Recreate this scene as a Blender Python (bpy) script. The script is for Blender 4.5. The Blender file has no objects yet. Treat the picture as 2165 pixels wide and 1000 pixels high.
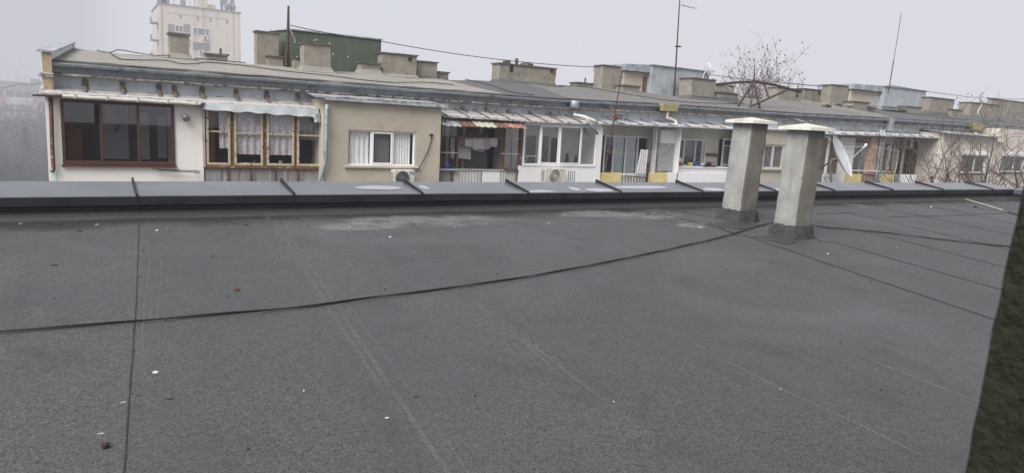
import bpy, math, random
from mathutils import Vector, Matrix, noise
import numpy as np
SC = bpy.context.scene
COL = SC.collection
rnd = random.Random(7)

# ------------------------------------------------------------------ camera
W, H, F = 2165, 1000, 1500.0
PITCH, ROLL, YAW = (math.radians(a) for a in (8.8736, 2.8753, 31.7223))
cy, sy = math.cos(YAW), math.sin(YAW)
FWD = Vector((sy*math.cos(PITCH), cy*math.cos(PITCH), -math.sin(PITCH)))
RT0 = Vector((cy, -sy, 0)); UP0 = RT0.cross(FWD)
RT = RT0*math.cos(ROLL) + UP0*math.sin(ROLL)
UP = UP0*math.cos(ROLL) - RT0*math.sin(ROLL)
EYE = Vector((0, 0, 1.65))
def ray(px, py):
    return (FWD*F + RT*(px-W/2) - UP*(py-H/2)).normalized()
def at(px, py, Y):                       # measured point of the photograph on the vertical plane Y
    d = ray(px, py); return EYE + d*((Y-EYE.y)/d.y)
def deep(px, py, D):                     # measured point at a distance D along the view axis
    d = ray(px, py); return EYE + d*(D/d.dot(FWD))
RS = 0.07                                # fall of the near roof
def deck(px, py, h=0.0):                 # measured point on the near roof
    d = ray(px, py); n = Vector((0, -RS, 1)); return EYE + d*((Vector((0, 0, h))-EYE).dot(n)/d.dot(n))
def rect(l, r, t, b, Y):                 # l, r at mid height; t, b at mid width
    mx, my = (l+r)/2, (t+b)/2
    return at(l, my, Y).x, at(r, my, Y).x, at(mx, b, Y).z, at(mx, t, Y).z

cam = bpy.data.cameras.new('camera'); camo = bpy.data.objects.new('camera', cam); COL.objects.link(camo)
cam.sensor_width = 36; cam.lens = 36*F/W; cam.clip_end = 3000; cam.clip_start = .02
m = Matrix((RT, UP, -FWD)).transposed().to_4x4(); m.translation = EYE
camo.matrix_world = m
cam.dof.use_dof = True; cam.dof.focus_distance = 16; cam.dof.aperture_fstop = 6.5
SC.camera = camo

# ------------------------------------------------------------------ mesh builder
class MB:
    def __init__(s): s.v = []; s.f = []; s.m = []; s.cm = 0
    def add(s, vs, fs, m=None):
        o = len(s.v); s.v += [Vector(v) for v in vs]
        for f in fs: s.f.append([i+o for i in f]); s.m.append(s.cm if m is None else m)
        return s
    def box(s, x0, x1, y0, y1, z0, z1, m=None):
        return s.add([(x0,y0,z0),(x1,y0,z0),(x1,y1,z0),(x0,y1,z0),(x0,y0,z1),(x1,y0,z1),(x1,y1,z1),(x0,y1,z1)],
                     [(0,3,2,1),(4,5,6,7),(0,1,5,4),(1,2,6,5),(2,3,7,6),(3,0,4,7)], m)
    def hexa(s, b, t, m=None):           # bottom ring and top ring of equal length
        n = len(b)
        return s.add(list(b)+list(t), [tuple(range(n-1,-1,-1)), tuple(range(n, 2*n))] + [(i,(i+1)%n,n+(i+1)%n,n+i) for i in range(n)], m)
    def bar(s, a, b, w, h=None, m=None):
        a, b = Vector(a), Vector(b); h = h or w; d = (b-a).normalized()
        u = d.cross(Vector((0,0,1))); u = Vector((1,0,0)) if u.length < 1e-3 else u.normalized(); v = u.cross(d)
        q = [(-1,-1),(1,-1),(1,1),(-1,1)]
        return s.hexa([a+u*(i*w/2)+v*(j*h/2) for i,j in q], [b+u*(i*w/2)+v*(j*h/2) for i,j in q], m)
    def tube(s, pts, r, n=6, m=None, cap=True):
        pts = [Vector(p) for p in pts]; k = len(pts)
        rr = r if isinstance(r, (list, tuple)) else [r]*k
        o = len(s.v); u = None
        for i, p in enumerate(pts):
            d = (pts[min(i+1,k-1)]-pts[max(i-1,0)])
            d = d.normalized() if d.length > 1e-9 else Vector((0,0,1))
            if u is None:
                u = d.cross(Vector((0,0,1)));
                if u.length < 1e-2: u = d.cross(Vector((0,1,0)))
            u = (u - d*u.dot(d)).normalized(); v = d.cross(u)
            for j in range(n):
                t = 2*math.pi*j/n; s.v.append(p + (u*math.cos(t)+v*math.sin(t))*rr[i])
        mm = s.cm if m is None else m
        for i in range(k-1):
            for j in range(n):
                s.f.append([o+i*n+j, o+i*n+(j+1)%n, o+(i+1)*n+(j+1)%n, o+(i+1)*n+j]); s.m.append(mm)
        if cap:
            s.f.append([o+j for j in range(n-1,-1,-1)]); s.m.append(mm)
            s.f.append([o+(k-1)*n+j for j in range(n)]); s.m.append(mm)
        return s
    def sheet(s, a, b, c, d, nx=1, ny=1, fn=None, m=None):    # bilinear grid a-b (bottom) d-c (top)
        a, b, c, d = map(Vector, (a, b, c, d)); vs = []
        for j in range(ny+1):
            for i in range(nx+1):
                u, v = i/nx, j/ny
                p = (a*(1-u)+b*u)*(1-v)+(d*(1-u)+c*u)*v
                if fn: p = p + Vector(fn(u, v, p))
                vs.append(p)
        return s.add(vs, [(j*(nx+1)+i, j*(nx+1)+i+1, (j+1)*(nx+1)+i+1, (j+1)*(nx+1)+i) for j in range(ny) for i in range(nx)], m)
    def rock(s, c, r, sc=(1,1,1), seed=0, n=7, rough=.35, m=None):
        c = Vector(c); vs = []; fs = []
        for j in range(n+1):
            for i in range(n+2):
                th = math.pi*j/n; ph = 2*math.pi*i/(n+2)
                d = Vector((math.sin(th)*math.cos(ph), math.sin(th)*math.sin(ph), math.cos(th)))
                k = 1+rough*noise.noise(d*1.7+Vector((seed*3.1, seed*1.7, 0)))*1.6
                vs.append(c+Vector((d.x*sc[0], d.y*sc[1], d.z*sc[2]))*r*k)
        q = n+2
        for j in range(n):
            for i in range(q): fs.append((j*q+i, (j+1)*q+i, (j+1)*q+(i+1)%q, j*q+(i+1)%q))
        return s.add(vs, fs, m)
    def disc(s, c, nrm, r, n=20, m=None, sx=1, sy=1):
        c = Vector(c); d = Vector(nrm).normalized(); u = d.cross(Vector((0,0,1)))
        u = Vector((1,0,0)) if u.length < 1e-3 else u.normalized(); v = d.cross(u)
        return s.add([c+u*math.cos(2*math.pi*i/n)*r*sx+v*math.sin(2*math.pi*i/n)*r*sy for i in range(n)], [tuple(range(n))], m)
    def bounds(s):
        xs = [v.x for v in s.v]; ys = [v.y for v in s.v]; zs = [v.z for v in s.v]
        return Vector(((min(xs)+max(xs))/2, (min(ys)+max(ys))/2, min(zs)))

LOC = {}
def _tag(o, label=None, cat=None, group=None, kind=None):
    for k, v in (('label',label),('category',cat),('group',group),('kind',kind)):
        if v: o[k] = v
    return o
def thing(name, label, cat, loc, group=None):
    o = bpy.data.objects.new(name, None); o.empty_display_size = .2; COL.objects.link(o)
    o.location = loc; LOC[o.name] = Vector(loc)
    return _tag(o, label, cat, group)
def part(name, mb, mat, parent=None, label=None, smooth=False, bevel=0, loc=None):
    base = LOC[parent.name] if parent else Vector(loc if loc is not None else mb.bounds())
    me = bpy.data.meshes.new(name)
    me.from_pydata([v-base for v in mb.v], [], mb.f)
    mats = mat if isinstance(mat, (list, tuple)) else [mat]
    for mt in mats: me.materials.append(mt)
    if len(mats) > 1: me.polygons.foreach_set('material_index', mb.m)
    if smooth: me.polygons.foreach_set('use_smooth', [True]*len(me.polygons))
    me.validate(); me.update()
    o = bpy.data.objects.new(name, me); COL.objects.link(o)
    if parent: o.parent = parent
    else: o.location = base
    LOC[o.name] = base
    if bevel:
        b = o.modifiers.new('bevel', 'BEVEL'); b.width = bevel; b.segments = 2; b.limit_method = 'ANGLE'
    if label: o['label'] = label
    return o
def single(name, mb, mat, label, cat, group=None, kind=None, **k):
    return _tag(part(name, mb, mat, **k), label, cat, group, kind)
def text_mb(txt, size, origin, xdir, zdir, ext=.002, squash=1.0):
    cu = bpy.data.curves.new('lettering', 'FONT'); cu.body = txt; cu.size = size; cu.extrude = ext
    to = bpy.data.objects.new('lettering', cu); COL.objects.link(to)
    bpy.context.view_layer.update()
    me = bpy.data.meshes.new_from_object(to)
    X, Z = Vector(xdir).normalized(), Vector(zdir).normalized(); N = X.cross(Z)
    mb = MB(); mb.add([Vector(origin)+X*v.co.x*squash+Z*v.co.y+N*v.co.z for v in me.vertices], [tuple(p.vertices) for p in me.polygons])
    bpy.data.objects.remove(to); bpy.data.curves.remove(cu); bpy.data.meshes.remove(me)
    return mb

# ------------------------------------------------------------------ materials
def srgb(r, g, b, k=1.0):
    f = lambda c: ((c/255)/12.92 if c/255 <= .04045 else ((c/255+.055)/1.055)**2.4)
    return (f(r)*k, f(g)*k, f(b)*k, 1)
class NT:
    def __init__(s, name):
        s.mat = bpy.data.materials.new(name); s.mat.use_nodes = True; s.t = s.mat.node_tree; s.n = s.t.nodes
        s.b = s.n['Principled BSDF']; s.pos = s.n.new('ShaderNodeNewGeometry').outputs['Position']
    def lk(s, a, b): s.t.links.new(a, b)
    def val(s, x, sock):
        if hasattr(x, 'is_linked') or isinstance(x, bpy.types.NodeSocket): s.lk(x, sock)
        else: sock.default_value = x
    def scaled(s, sc):
        mp = s.n.new('ShaderNodeMapping'); mp.inputs['Scale'].default_value = sc; s.lk(s.pos, mp.inputs['Vector']); return mp.outputs[0]
    def noise(s, scale, detail=4, rough=.55, vec=None, dist=0):
        t = s.n.new('ShaderNodeTexNoise'); t.inputs['Scale'].default_value = scale; t.inputs['Detail'].default_value = detail
        t.inputs['Roughness'].default_value = rough; t.inputs['Distortion'].default_value = dist
        s.lk(vec if vec is not None else s.pos, t.inputs['Vector']); return t.outputs['Fac']
    def ramp(s, fac, a, b):
        r = s.n.new('ShaderNodeMapRange'); r.inputs[1].default_value = a; r.inputs[2].default_value = b; s.lk(fac, r.inputs[0]); r.interpolation_type = 'SMOOTHSTEP'; return r.outputs[0]
    def mix(s, fac, a, b, mode='MIX'):
        x = s.n.new('ShaderNodeMix'); x.data_type = 'RGBA'; x.blend_type = mode
        s.val(fac, x.inputs[0]); s.val(a, x.inputs[6]); s.val(b, x.inputs[7]); return x.outputs[2]
    def math(s, op, a, b=None, c=None):
        x = s.n.new('ShaderNodeMath'); x.operation = op; s.val(a, x.inputs[0])
        if b is not None: s.val(b, x.inputs[1])
        if c is not None: s.val(c, x.inputs[2])
        return x.outputs[0]
    def xyz(s):
        x = s.n.new('ShaderNodeSeparateXYZ'); s.lk(s.pos, x.inputs[0]); return x.outputs
    def bump(s, h, strength, dist=.01):
        b = s.n.new('ShaderNodeBump'); b.inputs['Strength'].default_value = strength; b.inputs['Distance'].default_value = dist
        s.lk(h, b.inputs['Height']); s.lk(b.outputs[0], s.b.inputs['Normal'])
def M(name, base, var=.18, scale=3, rough=.85, stain=None, stain_amt=(.52,.7), stain_scale=1.5, streak=None, streak_amt=(.5,.72),
      streak_scale=(6,6,.6), speck=None, speck_scale=60, speck_amt=(.62,.7), bump=.25, bump_scale=40, bump_dist=.01, metal=0, spec=.4):
    t = NT(name); b = t.b
    c = t.mix(t.ramp(t.noise(scale, 6, .6), .3, .7), tuple(x*(1-var) for x in base[:3])+(1,), tuple(min(1, x*(1+var)) for x in base[:3])+(1,))
    if stain: c = t.mix(t.ramp(t.noise(stain_scale, 8, .65), *stain_amt), c, stain)
    if streak: c = t.mix(t.ramp(t.noise(1, 6, .6, t.scaled(streak_scale)), *streak_amt), c, streak)
    if speck: c = t.mix(t.ramp(t.noise(speck_scale, 2, .5), *speck_amt), c, speck)
    t.lk(c, b.inputs['Base Color']); b.inputs['Roughness'].default_value = rough; b.inputs['Metallic'].default_value = metal
    b.inputs['Specular IOR Level'].default_value = spec
    if bump: t.bump(t.noise(bump_scale, 5, .65), bump, bump_dist)
    return t.mat

G = {}
K = .80       # photograph tone to surface colour
def C_(r, g, b, k=K): return srgb(r, g, b, k)
G['white_wall'] = M('white_render', C_(234,231,227,.98), .04, 1.2, .9, stain=C_(208,204,198,.95), stain_amt=(.55,.85), streak=C_(182,178,170,.95), streak_amt=(.62,.95), streak_scale=(5,5,.5), bump=.1)
G['grey_white_wall'] = M('loggia_render', C_(226,223,218,.92), .06, 1.2, .9, stain=C_(170,165,158), stain_amt=(.55,.8), bump=.1)
G['beige'] = M('beige_render', C_(198,189,174,.84), .07, 2.2, .93, stain=C_(166,155,137), stain_amt=(.53,.85), stain_scale=1.1, streak=C_(140,130,114), streak_amt=(.56,.92), streak_scale=(3,3,.35), speck=C_(164,152,134), speck_scale=38, speck_amt=(.55,.75), bump=.55, bump_scale=28)
G['cream'] = M('cream_render', C_(222,213,203), .05, 1.5, .9, stain=C_(190,180,170), stain_amt=(.55,.85), bump=.2)
G['pink'] = M('pink_render', C_(202,188,180), .07, 1.5, .9, stain=C_(165,150,142), bump=.2)
G['conc'] = M('grey_concrete', C_(156,150,139), .12, 4, .92, stain=C_(112,107,99), stain_amt=(.5,.8), stain_scale=2.2, streak=C_(118,112,102), streak_amt=(.55,.85), streak_scale=(7,7,.8), speck=C_(98,93,86), speck_scale=50, bump=.4)
G['conc_cap'] = M('cap_concrete', C_(112,107,99), .16, 7, .95, stain=C_(78,74,69), stain_scale=5, bump=.5)
G['pier'] = M('beige_pier', C_(188,168,142), .16, 9, .95, stain=C_(150,118,98), stain_amt=(.52,.7), stain_scale=6, bump=.7)
G['tin_white'] = M('white_sheet', C_(236,238,242,1), .06, 2, .55, stain=C_(200,206,212,1), stain_scale=2.5, metal=.1, bump=.1)
G['brick'] = M('broken_brick', C_(158,104,84), .25, 12, .95, stain=C_(170,155,140), stain_scale=6, bump=.8)
G['wood_old'] = M('weathered_wood', C_(204,194,170), .14, 9, .85, stain=C_(112,82,58), stain_amt=(.52,.62), stain_scale=9, streak=C_(225,215,190), streak_amt=(.55,.62), streak_scale=(22,22,3.5), bump=.5)
G['wood_brown'] = M('stained_wood', C_(128,92,62), .3, 8, .85, stain=C_(190,175,150), stain_amt=(.55,.66), stain_scale=8, bump=.4)
G['brown_frame'] = M('brown_lacquer', C_(88,58,45), .12, 5, .45, bump=.05)
G['rust'] = M('rusty_steel', C_(110,80,68), .3, 14, .9, stain=C_(168,150,140), stain_amt=(.56,.66), stain_scale=9, bump=.4)
G['rust_dark'] = M('dark_rust', C_(74,58,52), .3, 12, .85, stain=C_(110,80,66), stain_scale=7, bump=.4)
G['white_pvc'] = M('white_plastic', C_(240,240,242,.95), .02, 2, .35, bump=0)
G['offwhite'] = M('yellowed_plastic', C_(214,210,200), .05, 4, .5, stain=C_(180,172,158), bump=0)
G['tin'] = M('zinc_sheet', C_(170,178,186), .14, 2.2, .5, stain=C_(206,209,212), stain_amt=(.5,.64), stain_scale=2.2, streak=C_(104,106,108), streak_amt=(.54,.74), streak_scale=(5,5,.9), bump=.2, bump_scale=6, bump_dist=.03, metal=.25)
G['tin_blue'] = M('blue_grey_sheet', C_(174,181,187,.92), .11, 1.6, .6, stain=C_(126,129,131), stain_amt=(.5,.8), stain_scale=1.2, streak=C_(188,194,198), streak_amt=(.56,.75), streak_scale=(7,7,.7), bump=.15, bump_scale=5, bump_dist=.03, metal=.15)
G['tin_dark'] = M('dull_sheet', C_(176,184,191,.95), .12, 1.6, .65, stain=C_(112,112,110), stain_amt=(.5,.75), streak=C_(102,100,97), streak_amt=(.58,.8), streak_scale=(4,4,.8), bump=.15, bump_scale=5, bump_dist=.03, metal=.15)
G['tin_roof'] = M('lichened_sheet', C_(166,166,168), .2, 4, .75, stain=C_(92,85,78), stain_amt=(.48,.64), stain_scale=6, streak=C_(214,214,215), streak_amt=(.55,.7), streak_scale=(1.5,9,9), speck=C_(112,103,94), speck_scale=24, speck_amt=(.6,.7), bump=.3, bump_scale=14)
G['gutter'] = M('gutter_zinc', C_(166,174,181), .14, 4, .5, stain=C_(104,104,104), stain_scale=3, metal=.3, bump=.1)
G['seam_dark'] = M('dark_sheet_seam', C_(92,90,88), .2, 5, .8, stain=C_(150,150,150), stain_scale=6, bump=.2)
G['ledge'] = M('mossy_ledge', C_(160,156,149), .2, 8, .9, stain=C_(78,73,67), stain_amt=(.48,.58), stain_scale=9, streak=C_(196,194,188), streak_amt=(.56,.66), streak_scale=(3,8,8), bump=.6)
G['lump'] = M('rotten_board', C_(96,86,78), .35, 18, .95, stain=C_(140,132,122), stain_scale=14, bump=.9)
G['sheet_grey'] = M('grey_siding', C_(150,150,150), .1, 2, .75, streak=C_(182,182,180), streak_amt=(.5,.75), streak_scale=(9,9,.7), stain=C_(116,112,108), stain_scale=1.4, bump=.1)
G['sheet_white'] = M('stained_siding', C_(206,205,201), .08, 3, .75, streak=C_(150,145,138), streak_amt=(.54,.8), streak_scale=(12,12,.9), bump=.1)
G['hopper'] = M('stained_hopper', C_(178,166,118), .15, 6, .85, stain=C_(140,124,84), stain_scale=4, bump=.3)
G['yellow'] = M('yellow_panel', C_(224,204,142,.95), .1, 3, .8, stain=C_(216,205,170), stain_amt=(.5,.72), stain_scale=2.6, speck=C_(140,110,64), speck_scale=18, bump=.15)
G['panel_white'] = M('white_panel', C_(236,236,238,.95), .03, 3, .6, streak=C_(186,182,176), streak_amt=(.6,.85), streak_scale=(12,12,.8), bump=.05)
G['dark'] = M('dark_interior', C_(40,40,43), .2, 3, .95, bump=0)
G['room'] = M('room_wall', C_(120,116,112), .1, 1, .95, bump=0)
G['black'] = M('black_plastic', C_(34,34,36), .1, 9, .55, bump=0)
G['cable'] = M('black_cable', C_(24,24,27), .1, 20, .45, bump=0)
G['grey_metal'] = M('galvanised', C_(150,153,156), .12, 6, .45, metal=.5, bump=.05)
G['green_cabin'] = M('green_board', C_(90,100,88), .08, 1.5, .85, stain=C_(66,82,68), streak=C_(92,112,94), streak_scale=(9,9,.5), bump=.1)
G['curtain_w'] = M('white_curtain', C_(240,240,240,1), .05, 5, .95, bump=0)
G['curtain_b'] = M('pale_blue_blind', C_(186,196,202,1), .06, 4, .9, bump=0)
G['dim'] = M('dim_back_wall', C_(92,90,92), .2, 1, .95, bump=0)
G['lilac'] = M('lilac_curtain', C_(120,108,132,1), .1, 4, .9, bump=0)
G['grey_pane'] = M('grey_blind', C_(126,126,130), .05, 5, .8, bump=0)
G['inner_light'] = M('inner_panel', C_(186,182,188,1), .05, 2, .7, bump=0)
G['orange_wood'] = M('orange_wood', C_(146,104,62), .15, 6, .8, bump=0)
G['bark'] = M('grey_bark', C_(80,68,64), .25, 10, .95, bump=0)
G['twig'] = M('twig_bark', C_(98,86,82), .2, 6, .95, bump=0)
G['leaf_brown'] = M('dry_leaf', C_(112,84,70), .3, 3, .9, bump=0)
G['needle'] = M('fir_needles', (.011,.014,.011,1), .35, 2, .9, bump=0)
G['blue'] = M('blue_plastic', C_(40,96,176), .08, 6, .4, bump=0)
G['red'] = M('red_enamel', C_(120,44,42), .1, 6, .4, bump=0)
G['yellow_pl'] = M('yellow_plastic', C_(216,190,90), .08, 6, .5, bump=0)
G['dish'] = M('dish_white', C_(206,211,218), .03, 4, .4, bump=0)
G['ground'] = M('far_ground', (.07,.072,.06,1), .3, .05, .95, bump=0)
G['tower'] = M('tower_render', C_(232,219,203,.95), .03, .1, .9, streak=C_(200,186,172), streak_scale=(.6,.6,.03), bump=0)
G['tower_grey'] = M('tower_panel', C_(150,146,144), .05, .3, .9, bump=0)
G['school'] = M('school_render', C_(150,146,150), .05, .2, .9, bump=0)
G['school_white'] = M('school_white', C_(220,218,220), .03, .2, .9, bump=0)
G['school_orange'] = M('school_orange', C_(200,120,70), .05, .2, .9, bump=0)
G['school_red'] = M('school_red', C_(170,80,76), .05, .2, .9, bump=0)
def lace(name, c1, c2):
    t = NT(name); v = t.n.new('ShaderNodeTexVoronoi'); v.inputs['Scale'].default_value = 30; t.lk(t.pos, v.inputs['Vector'])
    c = t.mix(t.ramp(v.outputs['Distance'], .25, .55), c1, c2); t.lk(c, t.b.inputs['Base Color']); t.b.inputs['Roughness'].default_value = .95; return t.mat
G['lace'] = lace('lilac_print', C_(150,132,146,.95), C_(214,206,212,.95))
G['green_curtain'] = lace('green_print', C_(70,92,78), C_(110,128,112))
G['graffiti'] = lace('tile_print', C_(96,98,104), C_(186,188,190))

def glass(name, tint, refl=.10, rough=.02):
    t = NT(name); n = t.n
    tr = n.new('ShaderNodeBsdfTransparent'); tr.inputs[0].default_value = tint
    gl = n.new('ShaderNodeBsdfGlossy'); gl.inputs['Roughness'].default_value = rough; gl.inputs[0].default_value = (.9,.92,.95,1)
    lw = n.new('ShaderNodeLayerWeight'); lw.inputs[0].default_value = .35
    mx = n.new('ShaderNodeMixShader'); f = t.math('ADD', t.math('MULTIPLY', lw.outputs['Facing'], .25), refl)
    t.lk(f, mx.inputs[0]); t.lk(tr.outputs[0], mx.inputs[1]); t.lk(gl.outputs[0], mx.inputs[2])
    t.lk(mx.outputs[0], n['Material Output'].inputs['Surface']); return t.mat
G['glass'] = glass('window_glass', (.92,.93,.94,1), .07)
G['glass_dark'] = glass('tinted_glass', (.70,.70,.72,1), .13)
G['glass_far'] = M('far_glazing', C_(170,176,186), .06, .4, .3, bump=0)

# near roof: mineral felt
def felt(name, damp_shade=True):
    t = NT(name)
    g1 = t.noise(130, 3, .75); g2 = t.noise(60, 4, .8)
    c = t.mix(t.ramp(g1, .36, .64), (.014,.015,.016,1), (.20,.206,.208,1))
    c = t.mix(t.ramp(g2, .57, .70), c, (.36,.365,.37,1))
    c = t.mix(t.ramp(g2, .44, .32), c, (.022,.023,.024,1))
    c = t.mix(t.math('MULTIPLY', t.ramp(t.noise(34, 5, .85), .44, .62), .55), c, (.20,.205,.205,1))
    c = t.mix(t.math('MULTIPLY', t.ramp(t.noise(27, 5, .85), .46, .34), .6), c, (.030,.031,.033,1))
    c = t.mix(t.math('MULTIPLY', t.ramp(t.noise(.9, 6, .6), .40, .72), .5), c, (.10,.103,.11,1))
    c = t.mix(t.math('MULTIPLY', t.ramp(t.noise(2.3, 6, .65), .52, .75), .45), c, (.052,.053,.057,1))
    if damp_shade:
        o = t.xyz()
        roll = t.math('FLOOR', t.math('DIVIDE', t.math('SUBTRACT', t.math('SUBTRACT', o[0], t.math('MULTIPLY', o[1], .084)), -.14), 1.17))
        wn = t.n.new('ShaderNodeTexWhiteNoise'); wn.noise_dimensions = '1D'; t.lk(roll, wn.inputs['W'])
        c = t.mix(t.math('MULTIPLY', wn.outputs['Value'], .20), c, (.045,.047,.050,1))
        c = t.mix(t.math('MULTIPLY', t.ramp(t.noise(.45, 5, .6, None, 1.0), .46, .66), .30), c, (.20,.207,.215,1))
        c = t.mix(t.math('MULTIPLY', t.ramp(t.noise(1, 5, .65, t.scaled((2.6,.5,1))), .56, .72), .35), c, (.055,.057,.060,1))
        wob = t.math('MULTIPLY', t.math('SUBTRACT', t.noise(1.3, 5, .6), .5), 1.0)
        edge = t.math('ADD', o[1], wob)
        c = t.mix(t.math('MULTIPLY', t.ramp(edge, 7.40, 7.80), .88), c, (.018,.019,.020,1))  # wet strip at the parapet foot, coping shade also put into its colour
        for (px, py, rx, ry) in ((905,467,1.0,.30),(770,478,.5,.16),(1260,452,.62,.20),(1365,455,.55,.24),(1815,436,.35,.22),(1470,476,.3,.12)):
            p = deck(px, py)
            d = t.math('ADD', t.math('POWER', t.math('DIVIDE', t.math('SUBTRACT', o[0], p.x), rx), 2.0), t.math('POWER', t.math('DIVIDE', t.math('SUBTRACT', o[1], p.y), ry), 2.0))
            d = t.math('ADD', d, t.math('MULTIPLY', t.math('SUBTRACT', t.noise(5, 4, .6), .5), 1.4))
            c = t.mix(t.math('MULTIPLY', t.math('MULTIPLY', t.ramp(d, 1.6, .55), t.math('MULTIPLY', t.ramp(g2, .25, .55), t.ramp(t.noise(3.1, 5, .7), .34, .62))), .80), c, (.34,.335,.31,1))
    c = t.mix(1.0, c, (.445,.470,.492,1), 'MULTIPLY')
    if not damp_shade: c = t.mix(.55, c, (.012,.0125,.0135,1))  # upstand: shade under the coping put into a darker felt colour
    t.lk(c, t.b.inputs['Base Color']); t.b.inputs['Roughness'].default_value = .66; t.b.inputs['Specular IOR Level'].default_value = .6
    hh = t.math('ADD', t.math('MULTIPLY', g1, .25), t.math('MULTIPLY', t.noise(1.7, 3, .5, None, .6), 2.2)); t.bump(hh, .55, .02); return t.mat
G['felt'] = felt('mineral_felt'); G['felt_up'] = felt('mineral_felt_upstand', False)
G['bitumen'] = M('bitumen', (.018,.018,.02,1), .3, 9, .75, bump=.5)
G['flash'] = M('bitumen_flashing', (.045,.046,.049,1), .35, 14, .85, stain=(.085,.085,.088,1), stain_scale=6, bump=.9, bump_scale=60)
def seam_light():
    t = NT('bleached_seam'); a = t.n.new('ShaderNodeBsdfTransparent'); mx = t.n.new('ShaderNodeMixShader')
    t.b.inputs['Base Color'].default_value = (.150,.154,.158,1); t.b.inputs['Roughness'].default_value = .75
    f = t.math('MULTIPLY', t.ramp(t.noise(1.3, 5, .6), .22, .62), t.math('MULTIPLY', t.ramp(t.noise(90, 3, .7), .28, .66), .62))
    t.lk(f, mx.inputs[0]); t.lk(a.outputs[0], mx.inputs[1]); t.lk(t.b.outputs[0], mx.inputs[2]); t.lk(mx.outputs[0], t.n['Material Output'].inputs['Surface']); return t.mat
G['seam_light'] = seam_light()
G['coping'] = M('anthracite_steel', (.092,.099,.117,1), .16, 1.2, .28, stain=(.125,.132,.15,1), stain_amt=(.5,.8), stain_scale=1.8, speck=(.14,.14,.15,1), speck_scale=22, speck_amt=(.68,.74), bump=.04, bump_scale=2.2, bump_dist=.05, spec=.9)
G['coping_face_shade'] = M('anthracite_face_shade', (.016,.017,.021,1), .15, 2, .5, stain=(.010,.011,.013,1), stain_scale=3, stain_amt=(.52,.58), bump=.02, spec=.3)  # darker coping steel: front-face shade put into its colour; also seam ribs
t = NT('standing_water'); t.b.inputs['Base Color'].default_value = (.45,.46,.50,1); t.b.inputs['Metallic'].default_value = .65; t.b.inputs['Roughness'].default_value = .16; t.b.inputs['Specular IOR Level'].default_value = 1.0; t.b.inputs['Coat Weight'].default_value = 1; t.b.inputs['Coat IOR'].default_value = 2.0; G['water'] = t.mat

# chimney concrete of the near roof
def near_conc(name, a, b, pits):
    t = NT(name); o = t.xyz()
    c = t.mix(t.ramp(t.noise(3.2, 7, .62), .3, .7), a, b)
    st = t.noise(1, 6, .6, t.scaled((11,11,1.1)))
    c = t.mix(t.math('MULTIPLY', t.ramp(st, .5, .75), .5), c, tuple(x*.55 for x in a[:3])+(1,))
    c = t.mix(t.math('MULTIPLY', t.ramp(t.math('ADD', o[2], t.math('MULTIPLY', t.noise(9,5,.6), .25)), 1.72, 1.98), .65), c, (.11,.105,.095,1))
    if pits:
        k = t.ramp(t.noise(46, 3, .5), .60, .67)
        low = t.ramp(t.math('ADD', o[2], t.math('MULTIPLY', t.noise(5,3,.6), .7)), 1.45, 0.98)
        c = t.mix(t.math('MULTIPLY', k, low), c, (.045,.042,.038,1))
    c = t.mix(t.math('MULTIPLY', t.ramp(t.noise(70, 3, .6), .6, .75), .4), c, (.13,.12,.11,1))
    t.lk(c, t.b.inputs['Base Color']); t.b.inputs['Roughness'].default_value = .93
    t.bump(t.noise(22, 7, .7), .45, .008); return t.mat
G['shaft_l'] = near_conc('chimney_concrete_pale', srgb(158,158,155,.66), srgb(180,180,177,.74), True)
G['shaft_c'] = near_conc('chimney_concrete_clean', srgb(158,158,155,.68), srgb(178,178,175,.76), False)
G['shaft_r'] = near_conc('chimney_concrete_damp_shade', srgb(124,121,113,.60), srgb(146,142,132,.64), False)  # darker sides: shade put into the colour, plus wet brown stain
G['shaft_cap'] = M('cast_cap', C_(214,212,204,.88), .08, 9, .9, stain=C_(174,172,166), stain_scale=6, speck=C_(150,145,135), speck_scale=40, bump=.35)
G['stucco'] = M('green_stucco', (.016,.020,.009,1), .35, 70, .95, stain=(.011,.014,.006,1), stain_amt=(.46,.64), stain_scale=60, bump=1.0, bump_scale=32, bump_dist=.03)

# ------------------------------------------------------------------ near roof
def zr(y): return RS*y
PX0, PXC = -16.0, at(2141,403,7.95).x
mb = MB()
mb.sheet((PX0,-5,zr(-5)), (PXC+.5,-5,zr(-5)), (PXC+.5,8.12,zr(8.12)), (PX0,8.12,zr(8.12)), 60, 24)
roof = single('roof', mb, G['felt'], 'grey mineral felt flat roof in the foreground', 'roof', kind='structure', loc=(0,0,0))
def ribbon(mb, pts, w, lift, wob=0, seed=0):
    pts = [Vector(p) for p in pts]; L = []
    for a, b in zip(pts, pts[1:]):
        n = max(2, int((b-a).length/.12))
        for i in range(n): L.append(a.lerp(b, i/n))
    L.append(pts[-1]); vs = []
    for i, p in enumerate(L):
        d = (L[min(i+1,len(L)-1)]-L[max(i-1,0)]).normalized(); s = Vector((-d.y, d.x, 0)).normalized()
        k = noise.noise(Vector((i*.35, seed, 0)))*wob; ww = w*(1+.5*noise.noise(Vector((i*.5, seed+9, 0))))
        for q in (-1, 1):
            v = p+s*(k+q*ww/2); vs.append(Vector((v.x, v.y, zr(v.y)+lift)))
    mb.add(vs, [(2*i, 2*i+1, 2*i+3, 2*i+2) for i in range(len(L)-1)])
mb = MB()
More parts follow.
